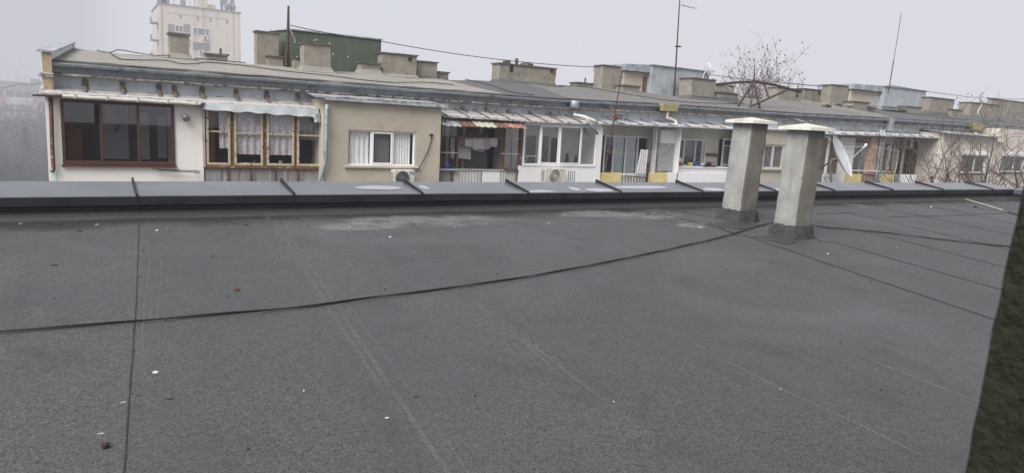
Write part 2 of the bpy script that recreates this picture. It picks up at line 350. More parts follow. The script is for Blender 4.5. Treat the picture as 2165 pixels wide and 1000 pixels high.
seams = [((295,446),(288,640),(262,1000)), ((1290,442),(1390,449),(1470,470),(1580,500),(1840,588),(2100,675),(2200,708)), ((1722,503),(1736,511),(1760,511),(1900,551),(2115,612),(2200,636)), ((1724,471),(1752,470),(1790,482),(1900,507),(2127,565),(2200,583)),
         ((1745,440),(1900,473),(2117,525),(2200,545)), ((1790,428),(1900,447),(2140,497),(2200,510)), ((1880,424),(2000,443),(2148,474)), ((1960,421),(2060,440),(2155,452)), ((1880,459),(2000,456),(2135,451)), ((1725,452),(1800,450)), ((1500,470),(1560,500)), ((1590,502),(1640,500)), ((1400,440),(1500,459),(1520,462))]
for i, s in enumerate(seams): ribbon(mb, [deck(*q) for q in s], .020 if i else .0055, .004, .006, i)
part('felt_joint', mb, G['bitumen'], roof)
mb = MB()
for i, s in enumerate([((560,455),(620,510),(780,750),(940,990),(980,1050)), ((600,500),(650,580),(700,660),(800,810)), ((1010,640),(1030,660),(1170,765),(1330,890)), ((1440,712),(1500,745),(1650,822),(1800,890),(2000,990),(2060,1020)), ((1750,726),(1860,770),(2070,850),(2140,880)), ((310,470),(318,560),(305,640),(300,760)), ((1000,640),(1100,720),(1160,770))]):
    P_ = [deck(*q) for q in s]
    ribbon(mb, P_, .010 if i == 5 else .026, .003, .008, i+20)
    if i in (0, 5): ribbon(mb, [p+Vector((.085,0,0)) for p in P_], .008, .0035, .006, i+40)
part('worn_joint', mb, G['seam_light'], roof)
# overlapping felt patches by the chimneys
mb = MB()
for q in (((1490,474),(1560,468),(1620,478),(1560,486)), ((1612,506),(1640,497),(1690,511),(1664,518)), ((1560,459),(1588,470),(1580,474),(1545,463))):
    pts = [deck(*a) for a in q]; mb.hexa([Vector((p.x,p.y,zr(p.y)+.002)) for p in pts], [Vector((p.x,p.y,zr(p.y)+.008)) for p in pts])
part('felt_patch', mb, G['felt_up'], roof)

# parapet with felt upstand and metal coping
YF, YB = 7.93, 8.52
pw = thing('parapet_wall', 'low felt covered parapet with anthracite metal coping along the near roof edge', 'parapet', (2, 8.2, .5))
mb = MB()
n = 120; prof = [(7.86, -.012), (7.955, .03), (8.00, .075), (8.03, .30)]
vs = []
for i in range(n+1):
    x = PX0+(PXC+.1-PX0)*i/n
    for k, (y, h) in enumerate(prof):
        w = .02*noise.noise(Vector((x*.9, k*2.0, 0)))+.008*noise.noise(Vector((x*6, k, 3)))
        vs.append((x, y+(w if k < 3 else 0), zr(8.0)+h+w*.6 if k < 3 else .76))
q = len(prof); mb.add(vs, [(i*q+k, (i+1)*q+k, (i+1)*q+k+1, i*q+k+1) for i in range(n) for k in range(q-1)])
mb.box(PX0, PXC+.7, 8.05, 8.48, -1.0, .74)
for px in (300, 640, 985, 1206, 1500, 1802, 1895, 1985):
    x = at(px, 425, 8.0).x; mb.box(x, x+.014, 7.985, 8.02, .60, .74)
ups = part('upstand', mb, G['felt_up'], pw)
edges = [PX0] + [at(*q, YF).x for q in ((-620,430),(-110,424),(290,419),(622,411.5),(893,408),(1117,407.5),(1313,406),(1485,405),(1640,404.5),(1764,404),(1888,402.5),(1994,399),(2100,398.5))] + [PXC]
for i in range(len(edges)-1):
    a, b = edges[i]+.004, edges[i+1]-.004
    mb = MB(); w = [.004*noise.noise(Vector((i*3.3+k, 5, 0))) for k in range(4)]
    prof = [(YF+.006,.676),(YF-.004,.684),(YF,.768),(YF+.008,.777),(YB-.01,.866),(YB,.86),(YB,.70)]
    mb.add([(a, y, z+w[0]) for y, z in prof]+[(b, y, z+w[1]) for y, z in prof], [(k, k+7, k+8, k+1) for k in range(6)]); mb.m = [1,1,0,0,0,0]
    cp = part('coping_panel', mb, [G['coping'], G['coping_face_shade']], pw)
    if i < len(edges)-2:
        r = MB(); x = edges[i+1]
        r.hexa([(x-.012,YF-.006,.765),(x+.012,YF-.006,.765),(x+.012,YB+.01,.862),(x-.012,YB+.01,.862)], [(x-.009,YF-.006,.795),(x+.009,YF-.006,.795),(x+.009,YB+.01,.908),(x-.009,YB+.01,.908)])
        r.box(x-.01, x+.01, YF-.012, YF-.003, .678, .79)
        part('standing_seam', r, G['coping_face_shade'], cp)
    for (l, r_, py) in ((754,850,397.5),(888,905,396.5),(1118,1176,406),(1240,1298,402),(1300,1415,396.5),(1488,1530,401),(1640,1660,402),(1205,1225,400)):
        p, p2 = at(l, py, (YF+YB)/2), at(r_, py, (YF+YB)/2)
        d = ray((l+r_)/2, py); nn = Vector((0,-.089/.572,1)); tt = (Vector((0,YF,.777))-EYE).dot(nn)/d.dot(nn); c = EYE+d*tt
        if a < c.x < b and YF < c.y < YB:
            hw = min((p2.x-p.x)/2, c.x-a-.03, b-c.x-.03); k = MB(); pts = []
            for j in range(28):
                th = 2*math.pi*j/28; rr = 1+.22*noise.noise(Vector((math.cos(th)*1.3, math.sin(th)*1.3, l)))
                y = min(YB-.02, max(YF+.012, c.y+.10*rr*math.sin(th))); pts.append((c.x+hw*rr*math.cos(th), y, .777+(y-YF-.008)*.1585+.0035))
            k.add(pts, [tuple(range(28))]); part('puddle', k, G['water'], cp)
# return parapet on the right
mb = MB(); mb.box(PXC, PXC+.45, 2.0, 8.045, -.6, .745)
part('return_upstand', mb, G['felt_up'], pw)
mb = MB(); mb.add([(x, y, z) for y in (2.0, YF-.02) for x, z in ((PXC-.05,.67),(PXC-.05,.765),(PXC+.5,.86),(PXC+.5,.7))], [(k, k+1, k+5, k+4) for k in range(3)])
part('return_coping', mb, G['coping'], pw)

# two concrete chimneys on the near roof
def chimney(label, foot, topz, w, pits=True):
    c = deck(*foot); x0, y0 = c.x+.015, c.y+.03; x1, y1 = x0+w, y0+w
    t = thing('concrete_chimney', label, 'chimney', (x0+w/2, y0+w/2, zr(y0)), 'concrete chimneys on the near roof')
    mb = MB(); nz = 26; rings = []
    nps = 9
    for k in range(nz+1):
        z = zr(y0)+.03 + (topz-zr(y0)-.03)*k/nz
        for sd in range(4):
            for j in range(nps):
                u = j/nps
                p = [(x0, y1-u*(y1-y0)), (x0+u*(x1-x0), y0), (x1, y0+u*(y1-y0)), (x1-u*(x1-x0), y1)][sd]
                if u == 0:
                    e_ = .007+.016*max(0, noise.noise(Vector((sd*5, k*.55, foot[0])))); p = (p[0]+(e_ if sd in (1,2) and False else e_ if sd in (0,1) else -e_), p[1]+(e_ if sd in (1,2) else -e_))
                dd = .004*noise.noise(Vector((p[0]*6, p[1]*6, z*5)))
                rings.append((p[0]+dd, p[1]+dd, z))
    L = 4*nps
    for k in range(nz):
        for i in range(L):
            sd = i//nps; mb.add([], [])
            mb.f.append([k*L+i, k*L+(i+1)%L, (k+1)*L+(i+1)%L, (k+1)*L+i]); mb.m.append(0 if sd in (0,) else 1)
    mb.v = [Vector(r) for r in rings] ; 
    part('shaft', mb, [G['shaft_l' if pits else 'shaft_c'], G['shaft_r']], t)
    ov = .078; mb = MB()
    a = [(x0-ov,y0-ov),(x1+ov,y0-ov),(x1+ov,y1+ov),(x0-ov,y1+ov)]; cx, cyy = (x0+x1)/2, (y0+y1)/2
    mb.hexa([(x,y,topz) for x,y in a], [(x+.004*(1 if x<cx else -1),y+.004*(1 if y<cyy else -1),topz+.040) for x,y in a])
    mb.add([(x+.004*(1 if x<cx else -1),y+.004*(1 if y<cyy else -1),topz+.0405) for x,y in a]+[(cx,cyy,topz+.090)], [(0,1,4),(1,2,4),(2,3,4),(3,0,4)])
    part('cap', mb, G['shaft_cap'], t, bevel=.004)
    mb = MB(); n = 10; bt = []; tp = []
    for sd in range(4):
        for j in range(n):
            u = j/n
            def edge(e): return [(x0-e, y1+e-u*(y1-y0+2*e)), (x0-e+u*(x1-x0+2*e), y0-e), (x1+e, y0-e+u*(y1-y0+2*e)), (x1+e-u*(x1-x0+2*e), y1+e)][sd]
            p, q2 = edge(.045+.012*noise.noise(Vector((sd*3+u*4, foot[0], 0)))), edge(.008)
            bt.append((p[0], p[1], zr(p[1])+.001)); tp.append((q2[0], q2[1], zr(y0)+.165+.03*noise.noise(Vector((sd*5+u*7, foot[1], 2)))))
    mid = [tuple((Vector(b)*.42+Vector(t_)*.58)+Vector((.006*noise.noise(Vector(b)*9),)*3)) for b, t_ in zip(bt, tp)]
    mb.add(bt+mid+tp, [(i+r*40, (i+1)%40+r*40, (i+1)%40+(r+1)*40, i+(r+1)*40) for i in range(40) for r in (0,1)])
    for j in (0.3, .8): mb.box(x1-.10*j-.004, x1-.10*j+.004, y0-.055, y0-.012, zr(y0)+.01, zr(y0)+.15)
    part('base_flashing', mb, G['flash'], t)
    for ch in t.children:
        for v in ch.data.vertices: v.co.x += .062*max(0, v.co.z-.15)
    return t
c2 = deck(1680,507); c1 = deck(1564,471)
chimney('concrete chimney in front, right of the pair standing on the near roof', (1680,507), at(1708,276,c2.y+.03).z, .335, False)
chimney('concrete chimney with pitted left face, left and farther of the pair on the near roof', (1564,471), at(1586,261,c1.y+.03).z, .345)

# cables on the near roof
def cable(pts, r, label, mat=None, twist=True, cat='cable', name='cable', h=None):
    P = [deck(*q) for q in pts]; L = []
    for a, b in zip(P, P[1:]):
        n = max(2, int((b-a).length/.05))
        for i in range(n): L.append(a.lerp(b, i/n))
    L.append(P[-1]); L2 = []
    for i in range(len(L)):
        s = L[max(0,i-4):i+5]; p = sum(s, Vector())/len(s); L2.append(p)
    mb = MB()
    for st in ((0, 1) if twist else (0,)):
        out = []
        for i, p in enumerate(L2):
            d = (L2[min(i+1,len(L2)-1)]-L2[max(i-1,0)]).normalized(); s = Vector((-d.y, d.x, 0)); a = i*.22+math.pi*st
            k = r*.95 if twist else 0
            j = .012*noise.noise(Vector((i*.06, 7, len(pts))))
            out.append(Vector((p.x, p.y, zr(p.y)+r+.006+(r if twist else 0)))+s*(k*math.cos(a)+j)+Vector((0,0,k*math.sin(a)*.9)))
        mb.tube(out, r, 6)
    return single(name, mb, mat or G['cable'], label, cat, smooth=True)
cable([(-1500,905),(-700,790),(-300,735),(-60,711),(0,706),(100,699),(300,682),(500,665),(600,657),(690,648),(760,635),(900,620),(1000,605),(1100,591),(1200,573),(1300,554),(1400,533),(1500,510),(1560,494),(1600,481),(1632,472),(1665,468),(1700,473),(1728,482),(1800,487),(1900,497),(2000,510),(2135,524),(2220,530)], .0050,
      'twisted black cable lying across the grey felt roof past the chimneys')
cable([(2022,409),(2030,419),(2050,426),(2073,432),(2102,441),(2125,448)], .012, 'stiff white cable end lying on the felt roof by the far parapet corner', G['offwhite'], False)
cable([(2126,448),(2150,456),(2190,466)], .010, 'black cable continuing from the white cable end at far right', None, False)

# stones and scraps on the felt
def pebble(px, py, wpx, mat, label, sc=(1,.8,.55), seed=0, cat='stone', name='pebble', group=None):
    c = deck(px, py+wpx*.25); D = (c-EYE).dot(FWD); r = wpx*D/F/2
    mb = MB(); mb.rock(Vector((c.x, c.y, zr(c.y)+r*sc[2]*.75)), r, sc, seed+px)
    return single(name, mb, mat, label, cat, group, smooth=False)
G['stone_brown'] = M('brown_stone', srgb(104,62,48,.7), .3, 60, .9, bump=.4)
G['stone_dark'] = M('dark_stone', srgb(62,44,44,.7), .35, 60, .85, bump=.4)
G['stone_grey'] = M('grey_stone', srgb(120,118,112,.7), .3, 60, .9, bump=.4)
G['white_chip'] = M('white_chip', srgb(214,213,208,.7), .08, 60, .8, bump=.2)
pebble(501,611,11,G['stone_brown'],'reddish brown stone on the felt above the long black cable')
pebble(223,941,18,G['stone_dark'],'dark maroon stone at the lower left of the felt roof', (1,.9,.75))
pebble(1862,822,7,G['stone_brown'],'small brown stone near the green wall at lower right')
pebble(45,473,10,G['stone_grey'],'grey stone at the foot of the parapet at far left')
pebble(332,487,7,G['white_chip'],'white pebble below the first coping seam')
pebble(329,786,12,G['white_chip'],'angular white chip beside the dark felt joint at left', (1,.7,.5))
pebble(643,825,5,G['white_chip'],'tiny white pebble in the lower middle left of the roof')
pebble(819,881,8,G['white_chip'],'white torn scrap low on the pale worn joint', (1.2,.8,.25))
pebble(213,914,9,G['white_chip'],'white paper scrap just above the dark maroon stone', (1.4,.6,.15))
pebble(259,848,8,G['white_chip'],'thin white scrap touching the dark felt joint', (1.5,.4,.12))
pebble(1650,822,4,G['white_chip'],'white speck on the worn joint at lower right')
pebble(1750,536,5,G['white_chip'],'white pebble in front of the right chimney')
pebble(1481,478,13,G['white_chip'],'flat pale flake left of the left chimney', (1.3,.6,.1))
pebble(825,501,7,G['white_chip'],'pale pebble below the dry patch of felt')
pebble(205,474,5,G['white_chip'],'white chip left of the first coping seam below the parapet', (1.4,.6,.3))
pebble(762,446,5,G['white_chip'],'white pebble against the dark wet foot of the parapet')
pebble(1968,437,5,G['white_chip'],'white pebble near the far right parapet')
pebble(2062,437,7,G['stone_dark'],'dark stone beside the white cable end')
pebble(1005,836,5,G['stone_dark'],'small black stone in the lower middle of the roof')
pebble(1777,723,5,G['stone_dark'],'small black stone above the upper worn joint at right')
pebble(1370,452,6,G['stone_dark'],'dark stone on the right dry patch of felt')
pebble(293,834,6,G['stone_dark'],'small dark flake right of the felt joint', (1.4,.6,.3))
pebble(359,841,9,G['stone_dark'],'dark twig like flake right of the white chip', (1.6,.4,.3))
pebble(116,559,9,G['stone_dark'],'thin dark twig at the left of the roof', (1.8,.3,.25))
pebble(296,583,8,G['stone_brown'],'brown leaf fragment lying on the felt joint', (1.4,.6,.15), cat='leaf', name='dry_leaf')
pebble(168,487,8,G['stone_dark'],'dark flake near the parapet at left', (1.8,.4,.25))
pebble(520,475,6,G['stone_dark'],'dark flake below the parapet left of the dry patch', (1.4,.6,.3))
pebble(1160,470,6,G['white_chip'],'thin white flake in the middle below the parapet', (1.5,.4,.15))
pebble(1050,578,4,G['stone_dark'],'tiny dark flake just above the black cable')
pebble(1840,594,5,G['stone_dark'],'dark flake just above the nearest dark joint at right', (1.5,.5,.3))
# fine litter nobody could count
mb = MB(); r2 = random.Random(3)
for i in range(240):
    if i < 170:
        x, y = r2.uniform(-3, 13), 8.0-abs(r2.gauss(0, .42))-.05
    else: x, y = r2.uniform(-2, 12), r2.uniform(2.5, 8)
    if y > 7.9: y = 7.85
    r = r2.uniform(.003,.009); mb.rock((x, y, zr(y)+r*.4), r, (1.4, .8, .5), i, 4, m=r2.choice((0,1,1,1,1,2)))
single('roof_litter', mb, [G['white_chip'], G['stone_dark'], G['stone_brown']], 'fine grit and flakes scattered over the felt roof', 'litter', kind='stuff')
mb = MB()
for i in range(260):
    px, py = r2.uniform(2030, 2140), 418+abs(r2.gauss(0, 6)); p = deck(px, py)
    if p.y > 7.9: continue
    a = r2.uniform(0, 6.28); r = r2.uniform(.012,.03); u = Vector((math.cos(a), math.sin(a), r2.uniform(-.2,.2)))*r; v = Vector((-math.sin(a), math.cos(a), r2.uniform(-.2,.4)))*r*.6
    b = Vector((p.x, p.y, zr(p.y)+.01)); mb.add([b-u, b-v, b+u, b+v], [(0,1,2,3)])
single('leaf_litter', mb, G['leaf_brown'], 'brown leaf litter heaped in the far right parapet corner', 'leaves', kind='stuff')

# green stucco wall beside the camera
mb = MB()
e0, e1 = (EYE+r_*(1.0/math.hypot(r_.x, r_.y)) for r_ in (ray(2165,378), ray(2044,982)))
def edgep(z): return e0.lerp(e1, (z-e0.z)/(e1.z-e0.z))
ny, nz = 60, 90
def stv(p): return Vector((0,0,0))
vs = []; zs = [-.2+2.9*j/nz for j in range(nz+1)]
prof = [(0,t) for t in [2.2*(i/40)**2.2 for i in range(41)][::-1]] + [(t,0) for t in [.22*i/8 for i in range(1,9)]]
for z in zs:
    p = edgep(z)
    for (dx, dy) in prof:
        k = .0035*noise.noise(Vector((dx*20+p.x*3, dy*26, z*24)))+.003*noise.noise(Vector((dx*50, dy*60, z*55)))
        vs.append((p.x+dx+(-k if dx == 0 else 0), p.y-dy+(k if dy == 0 else 0), z))
q = len(prof); mb.add(vs, [(j*q+i, j*q+i+1, (j+1)*q+i+1, (j+1)*q+i) for j in range(nz) for i in range(q-1)])
single('stucco_wall', mb, G['stucco'], 'rough dark green stucco wall end close at the right edge', 'wall', smooth=True)

# ------------------------------------------------------------------ the long apartment building across the gap
Y0 = 22.0
def lerp_tab(x, tab):
    if x <= tab[0][0]: return tab[0][1]
    for (a, u), (b, v) in zip(tab, tab[1:]):
        if x <= b: return u+(v-u)*(x-a)/(b-a)
    return tab[-1][1]
def dz(x): return lerp_tab(x, [(15,0),(22,.13),(30,.19),(37,.30),(45,.37),(53,.42)])
def dzr(x): return lerp_tab(x, [(12,0),(16,.1),(36,.2),(46,.32),(60,.35)])
YR0, YR1, YR2 = 22.70, 28.2, 34.0
def roofz(x, y):
    zf, zr_ = 2.73+dz(x), 3.42+dz(x)+dzr(x)
    z = zf+(zr_-zf)*(y-YR0)/(YR1-YR0) if y <= YR1 else zr_+(zf-zr_)*(y-YR1)/(YR2-YR1)
    return z
XL = at(112,200,Y0).x-.18
XE = at(1881,250,22.7).x
XB = 68.0
bA = thing('apartment_building', 'long weathered apartment block with patched loggias and flat felt roof across the gap', 'building', (12, 23.5, -14))
bB = thing('apartment_building', 'far right apartment block with darker lower roof behind the bare tree', 'building', (48, 23.5, -14))

def strip(name, prof, x0, x1, mat, parent, step=.6, jit=.0, seed=0, label=None, smooth=False, zoff=dz, thick=None):
    n = max(1, int((x1-x0)/step)); q = len(prof); mb = MB(); vs = []
    for i in range(n+1):
        x = x0+(x1-x0)*i/n
        for k, (y, z) in enumerate(prof):
            j = jit*noise.noise(Vector((x*1.3, k*3.1+seed, seed))); j2 = jit*noise.noise(Vector((x*1.7, k*2.1+seed, seed+5)))
            vs.append((x, y+j, z+zoff(x)+j2))
    mb.add(vs, [(i*q+k, (i+1)*q+k, (i+1)*q+k+1, i*q+k+1) for i in range(n) for k in range(q-1)])
    mb.add([vs[k] for k in range(q)], [tuple(range(q))]) if q > 2 else None
    mb.add([vs[n*q+k] for k in range(q)], [tuple(range(q))]) if q > 2 else None
    return mb

# carcass: inner wall behind the loggias, floor slabs, storeys below
YI = 23.3
for b, xa, xb in ((bA, XL, XE), (bB, XE+.02, XB)):
    mb = MB(); n = 40
    for i in range(n):
        a, c = xa+(xb-xa)*i/n, xa+(xb-xa)*(i+1)/n
        mb.box(a, c+.0, YI, 33.8, -14, 2.5+dz(a)-.02)
    part('wall', mb, G['grey_white_wall'], b)
    mb = MB(); mb.box(xa, xb, 22.02, YI, -1.15, -1.0); mb.box(xa, xb, 22.02, YI, -14, -1.16)
    part('lower_storeys', mb, G['grey_white_wall'], b)
    mb = MB()
    for i in range(n):
        a, c = xa+(xb-xa)*i/n, xa+(xb-xa)*(i+1)/n
        mb.box(a, c, 22.04, YI, 1.86+dz(a), 1.94+dz(a))
    part('loggia_ceiling', mb, G['grey_white_wall'], b)

# roofs
def felt_far(name, dark):
    t = NT(name); o = t.xyz()
    n1 = t.noise(1, 6, .6, t.scaled((.5,1.4,1)))
    brown = t.mix(n1, C_(116,114,109,.95), C_(156,153,147,.98)); grey = t.mix(n1, C_(92,93,95,.9), C_(128,126,124,.92)); dk = t.mix(n1, C_(76,78,82,.9), C_(98,100,104,.9))
    if dark: c = dk
    else:
        w = t.math('ADD', o[0], t.math('MULTIPLY', t.math('SUBTRACT', t.noise(.7, 3, .5), .5), .7))
        c = t.mix(t.ramp(w, 13.45, 13.6), brown, dk)
        w2 = t.math('SUBTRACT', w, t.math('MULTIPLY', t.math('SUBTRACT', o[1], 22.7), .28))
        c = t.mix(t.ramp(w2, 16.3, 16.5), c, grey)
    c = t.mix(t.math('MULTIPLY', t.ramp(t.noise(2.2, 7, .7), .5, .75), .5), c, C_(84,82,77,.9))
    wv = t.n.new('ShaderNodeTexWave'); wv.wave_type = 'BANDS'; wv.bands_direction = 'Y'; wv.inputs['Scale'].default_value = .33; wv.inputs['Distortion'].default_value = .25; wv.inputs['Detail'].default_value = 1; t.lk(t.pos, wv.inputs[0])
    c = t.mix(t.math('MULTIPLY', t.ramp(wv.outputs['Fac'], .04, 0.0), .55), c, C_(60,58,55,.9))
    t.lk(c, t.b.inputs['Base Color']); t.b.inputs['Roughness'].default_value = .9; t.bump(t.noise(9, 6, .7), .3, .02); return t.mat
GSK = at(151,92,28.2).x-.12-XL
G['roof_a'] = felt_far('old_brown_felt', False); G['roof_b'] = felt_far('old_dark_felt', True)
def roof_mesh(x0, x1, drop=0):
    mb = MB(); nx = int((x1-x0)/.45); ys = [YR0+(YR1-YR0)*i/14 for i in range(15)]+[29.5, 31, 32.5, 34]
    vs = []
    for i in range(nx+1):
        x = x0+(x1-x0)*i/nx
        sk = lambda y: (GSK*(y-22.8)/5.4*max(0, 1-i/6) if drop == 0 else 0)
        vs.append((x, YR0+.02, roofz(x, YR0)-.07-drop))
        for k, y in enumerate(ys):
            vs.append((x+sk(y), y+(.05*noise.noise(Vector((x*.8, 1, 1))) if k == 0 else 0), roofz(x, y)-drop+.045*noise.noise(Vector((x*.55, y*.6, 2)))+.02*noise.noise(Vector((x*2, y*2, 5)))))
    q = len(ys)+1; mb.add(vs, [(i*q+k, (i+1)*q+k, (i+1)*q+k+1, i*q+k+1) for i in range(nx) for k in range(q-1)])
    return mb
rA = part('roof', roof_mesh(XL+.05, XE), G['roof_a'], bA, smooth=True)
DB = .10
rB = part('roof', roof_mesh(XE+.02, XB, DB), G['roof_b'], bB, smooth=True)

def bands(b, x0, x1, canopy=True, drop=0.0):
    zo = lambda x: dz(x)-drop
    mb = strip('', [(22.88,1.98),(22.86,2.39)], x0, x1, None, b, .35, .012, 1, zoff=zo)
    x = x0+.4; r = random.Random(int(x0*7)+3)
    while x < x1-.2:
        mb.box(x, x+.02, 22.835, 22.87, 2.0+zo(x), 2.38+zo(x)); x += r.uniform(.85, 1.25)
    part('tin_wall', mb, G['tin_blue'], b)
    mb = strip('', [(22.87,2.37),(22.70,2.355),(22.685,2.375),(22.69,2.415),(22.87,2.44)], x0, x1, None, b, .22, .016, 2, zoff=zo)
    part('ledge', mb, G['ledge'], b)
    mb = strip('', [(22.89,2.42),(22.88,2.70)], x0, x1, None, b, .4, .01, 3, zoff=zo)
    x = x0+.9
    while x < x1-.2:
        mb.box(x, x+.02, 22.86, 22.885, 2.44+zo(x), 2.66+zo(x)); x += r.uniform(1.1, 1.9)
    part('fascia', mb, G['tin_dark'], b)
    # gutter
    ar = [(22.655+.075*math.cos(t_), 2.665+.07*math.sin(t_)) for t_ in [math.pi+math.pi*k/6 for k in range(7)]]
    mb = strip('', ar, x0, x1, None, b, .5, .008, 4, zoff=zo); mb.f = mb.f[:-2]; mb.m = mb.m[:-2]
    ar2 = [(22.655+.067*math.cos(t_), 2.668+.062*math.sin(t_)) for t_ in [math.pi+math.pi*k/6 for k in range(7)]][::-1]
    m2 = strip('', ar2, x0, x1, None, b, .5, .008, 4, zoff=zo); m2.f = m2.f[:-2]; m2.m = m2.m[:-2]
    mb.add(m2.v, m2.f)
    mb.tube([(x0+(x1-x0)*i/60, 22.578, 2.668+zo(x0+(x1-x0)*i/60)) for i in range(61)], .012, 5)
    g = part('gutter', mb, G['gutter'], b, smooth=True)
    x = x0+.5
    while x < x1-.2:
        mb = MB(); z = 2.665+zo(x); xx = x; mb.tube([(x+.01, 22.655+.083*math.cos(t_), z+.078*math.sin(t_)) for t_ in [math.pi+math.pi*k/6 for k in range(7)]]+[(x+.01,22.78,z+.05)], .011, 4); part('gutter_bracket', mb, G['gutter'], g); x += r.uniform(.75,.95)
        mb = strip('', [(22.72,2.70),(22.685,2.72),(22.70,2.755),(22.85,2.765)], x0, x1, None, b, .25, .02, 6, zoff=lambda x: zo(x)+.012)
    part('roof_edge', mb, G['roof_b'], b)
bands(bA, XL+.12, XE-.05); bands(bB, XE+.02, XB, drop=0.0)

# gable end of the left block
gx0, gx1 = XL-.06, XL+.20; GSK = at(151,92,28.2).x-.12-XL
ztop0, ztop1 = at(105,112,22.6).z, at(151,92,28.2).z
mb = MB(); mb.box(gx0+.02, gx1-.02, 22.50, 22.80, 1.95, ztop0-.03)
part('gable_pier', mb, G['pier'], bA, bevel=.012)
mb = MB(); N_ = 8
for k in range(N_):
    f0, f1 = k/N_, (k+1)/N_
    y0_, y1_ = 22.8+5.4*f0, 22.8+5.4*f1; s0, s1 = GSK*f0, GSK*f1; za, zb_ = ztop0+(ztop1-ztop0)*f0, ztop0+(ztop1-ztop0)*f1
    mb.hexa([(gx0+s0,y0_,2.0),(gx1+s0,y0_,2.0),(gx1+s1,y1_,2.0),(gx0+s1,y1_,2.0)],[(gx0+s0,y0_,za),(gx1+s0-.06,y0_,za),(gx1+s1-.06,y1_,zb_),(gx0+s1,y1_,zb_)])
mb.hexa([(gx0+GSK,28.2,2.0),(gx1+GSK,28.2,2.0),(gx1+GSK+.5,33.6,2.0),(gx0+GSK+.5,33.6,2.0)],[(gx0+GSK,28.2,ztop1),(gx1+GSK,28.2,ztop1),(gx1+GSK+.5,33.6,ztop0),(gx0+GSK+.5,33.6,ztop0)])
part('gable_upstand', mb, G['tin_white'], bA)
mb = MB()
mb.hexa([(gx0-.07,22.45,ztop0),(gx1+.04,22.45,ztop0),(gx1+.04+GSK,28.2,ztop1),(gx0-.07+GSK,28.2,ztop1)],[(gx0-.07,22.45,ztop0+.05),(gx1+.04,22.45,ztop0+.05),(gx1+.04+GSK,28.2,ztop1+.05),(gx0-.07+GSK,28.2,ztop1+.05)])
part('gable_coping', mb, G['tin'], bA)
mb = MB(); mb.box(XL-.13, XL+.2, 22.45, 22.8, 2.30, 2.345); mb.box(XL-.10, XL+.2, 22.42, 22.8, 2.36, 2.40)
part('gable_flashing', mb, G['tin'], bA)
# right end kerb of the left block
mb = MB(); n = 16
for i in range(n):
    x0_ = XE-3.2+3.2*i/n; x = XE-.22
    y = 22.62+(28.2-22.62)*i/n; y1 = 22.62+(28.2-22.62)*(i+1)/n
    mb.hexa([(x,y,roofz(x,y)-.2),(XE+.02,y,roofz(x,y)-.2),(XE+.02,y1,roofz(x,y1)-.2),(x,y1,roofz(x,y1)-.2)], [(x+.01,y,roofz(x,y)+.13),(XE+.03,y,roofz(x,y)+.12),(XE+.03,y1,roofz(x,y1)+.12),(x+.01,y1,roofz(x,y1)+.14)])
part('end_kerb', mb, G['conc'], bA)
mb = MB(); x, z = XE-.12, dz(XE); mb.box(x-.02, x+.30, 22.5, 22.86, 2.05+z, 2.72+z)
part('hopper', mb, G['gutter'], bA, bevel=.02)

# tin canopies over the loggias
def canopy(b, x0, x1, mat, ye=21.72, ze=1.83, zt_=2.03, ribs=.95, jit=.010, seed=0, name='canopy', drop=0, thick=.03):
    zo = lambda x: dz(x)-drop
    mb = strip('', [(22.9,zt_+.03),(22.84,zt_),(ye,ze),(ye-.005,ze-thick),(ye+.04,ze-thick),(22.88,zt_-.06)], x0, x1, None, b, .22, jit, seed, zoff=zo)
    cpo = part(name, mb, mat, b)
    r = random.Random(seed); x = x0+r.uniform(.2,.6)
    while ribs and x < x1-.1:
        mb = MB(); mb.hexa([(x,ye,ze+zo(x)-.005),(x+.03,ye,ze+zo(x)-.005),(x+.03,22.86,zt_+zo(x)),(x,22.86,zt_+zo(x))], [(x,ye,ze+zo(x)+.045),(x+.03,ye,ze+zo(x)+.045),(x+.03,22.86,zt_+zo(x)+.06),(x,22.86,zt_+zo(x)+.06)])
        part('standing_seam', mb, G['seam_dark'], cpo); x += r.uniform(ribs*.85, ribs*1.15)
    return cpo
xs2 = at(430,210,21.7).x; xs3a = at(684,300,21.5).x; xs3b = at(931,300,21.5).x
cA = canopy(bA, XL-.12, xs2+.05, G['tin_roof'], 21.75, 1.86, 2.04, 0, .014, 1)
cB = canopy(bA, xs2+.08, xs3a-.02, G['tin_roof'], 21.85, 1.84, 2.05, 0, .02, 2)
x4a, x4b = at(936,250,21.7).x, at(1272,266,21.7).x
cC = canopy(bA, xs3b+.03, x4b, G['tin_roof'], 21.72, 1.83, 2.09, .82, .014, 3)
x5b = at(1597,280,21.7).x; x6a = at(1662,285,21.7).x
cD = canopy(bA, x4b+.02, x5b, G['tin'], 21.72, 1.83, 2.02, .95, .008, 4)
cE = canopy(bA, x6a, XE-.1, G['tin'], 21.72, 1.80, 2.0, .95, .008, 5)
xb1 = at(2000,292,21.7).x; xb2 = at(2094,298,21.5).x
cF = canopy(bB, XE-.6, xb1+.1, G['tin'], 21.72, 1.80, 2.02, .95, .008, 6)
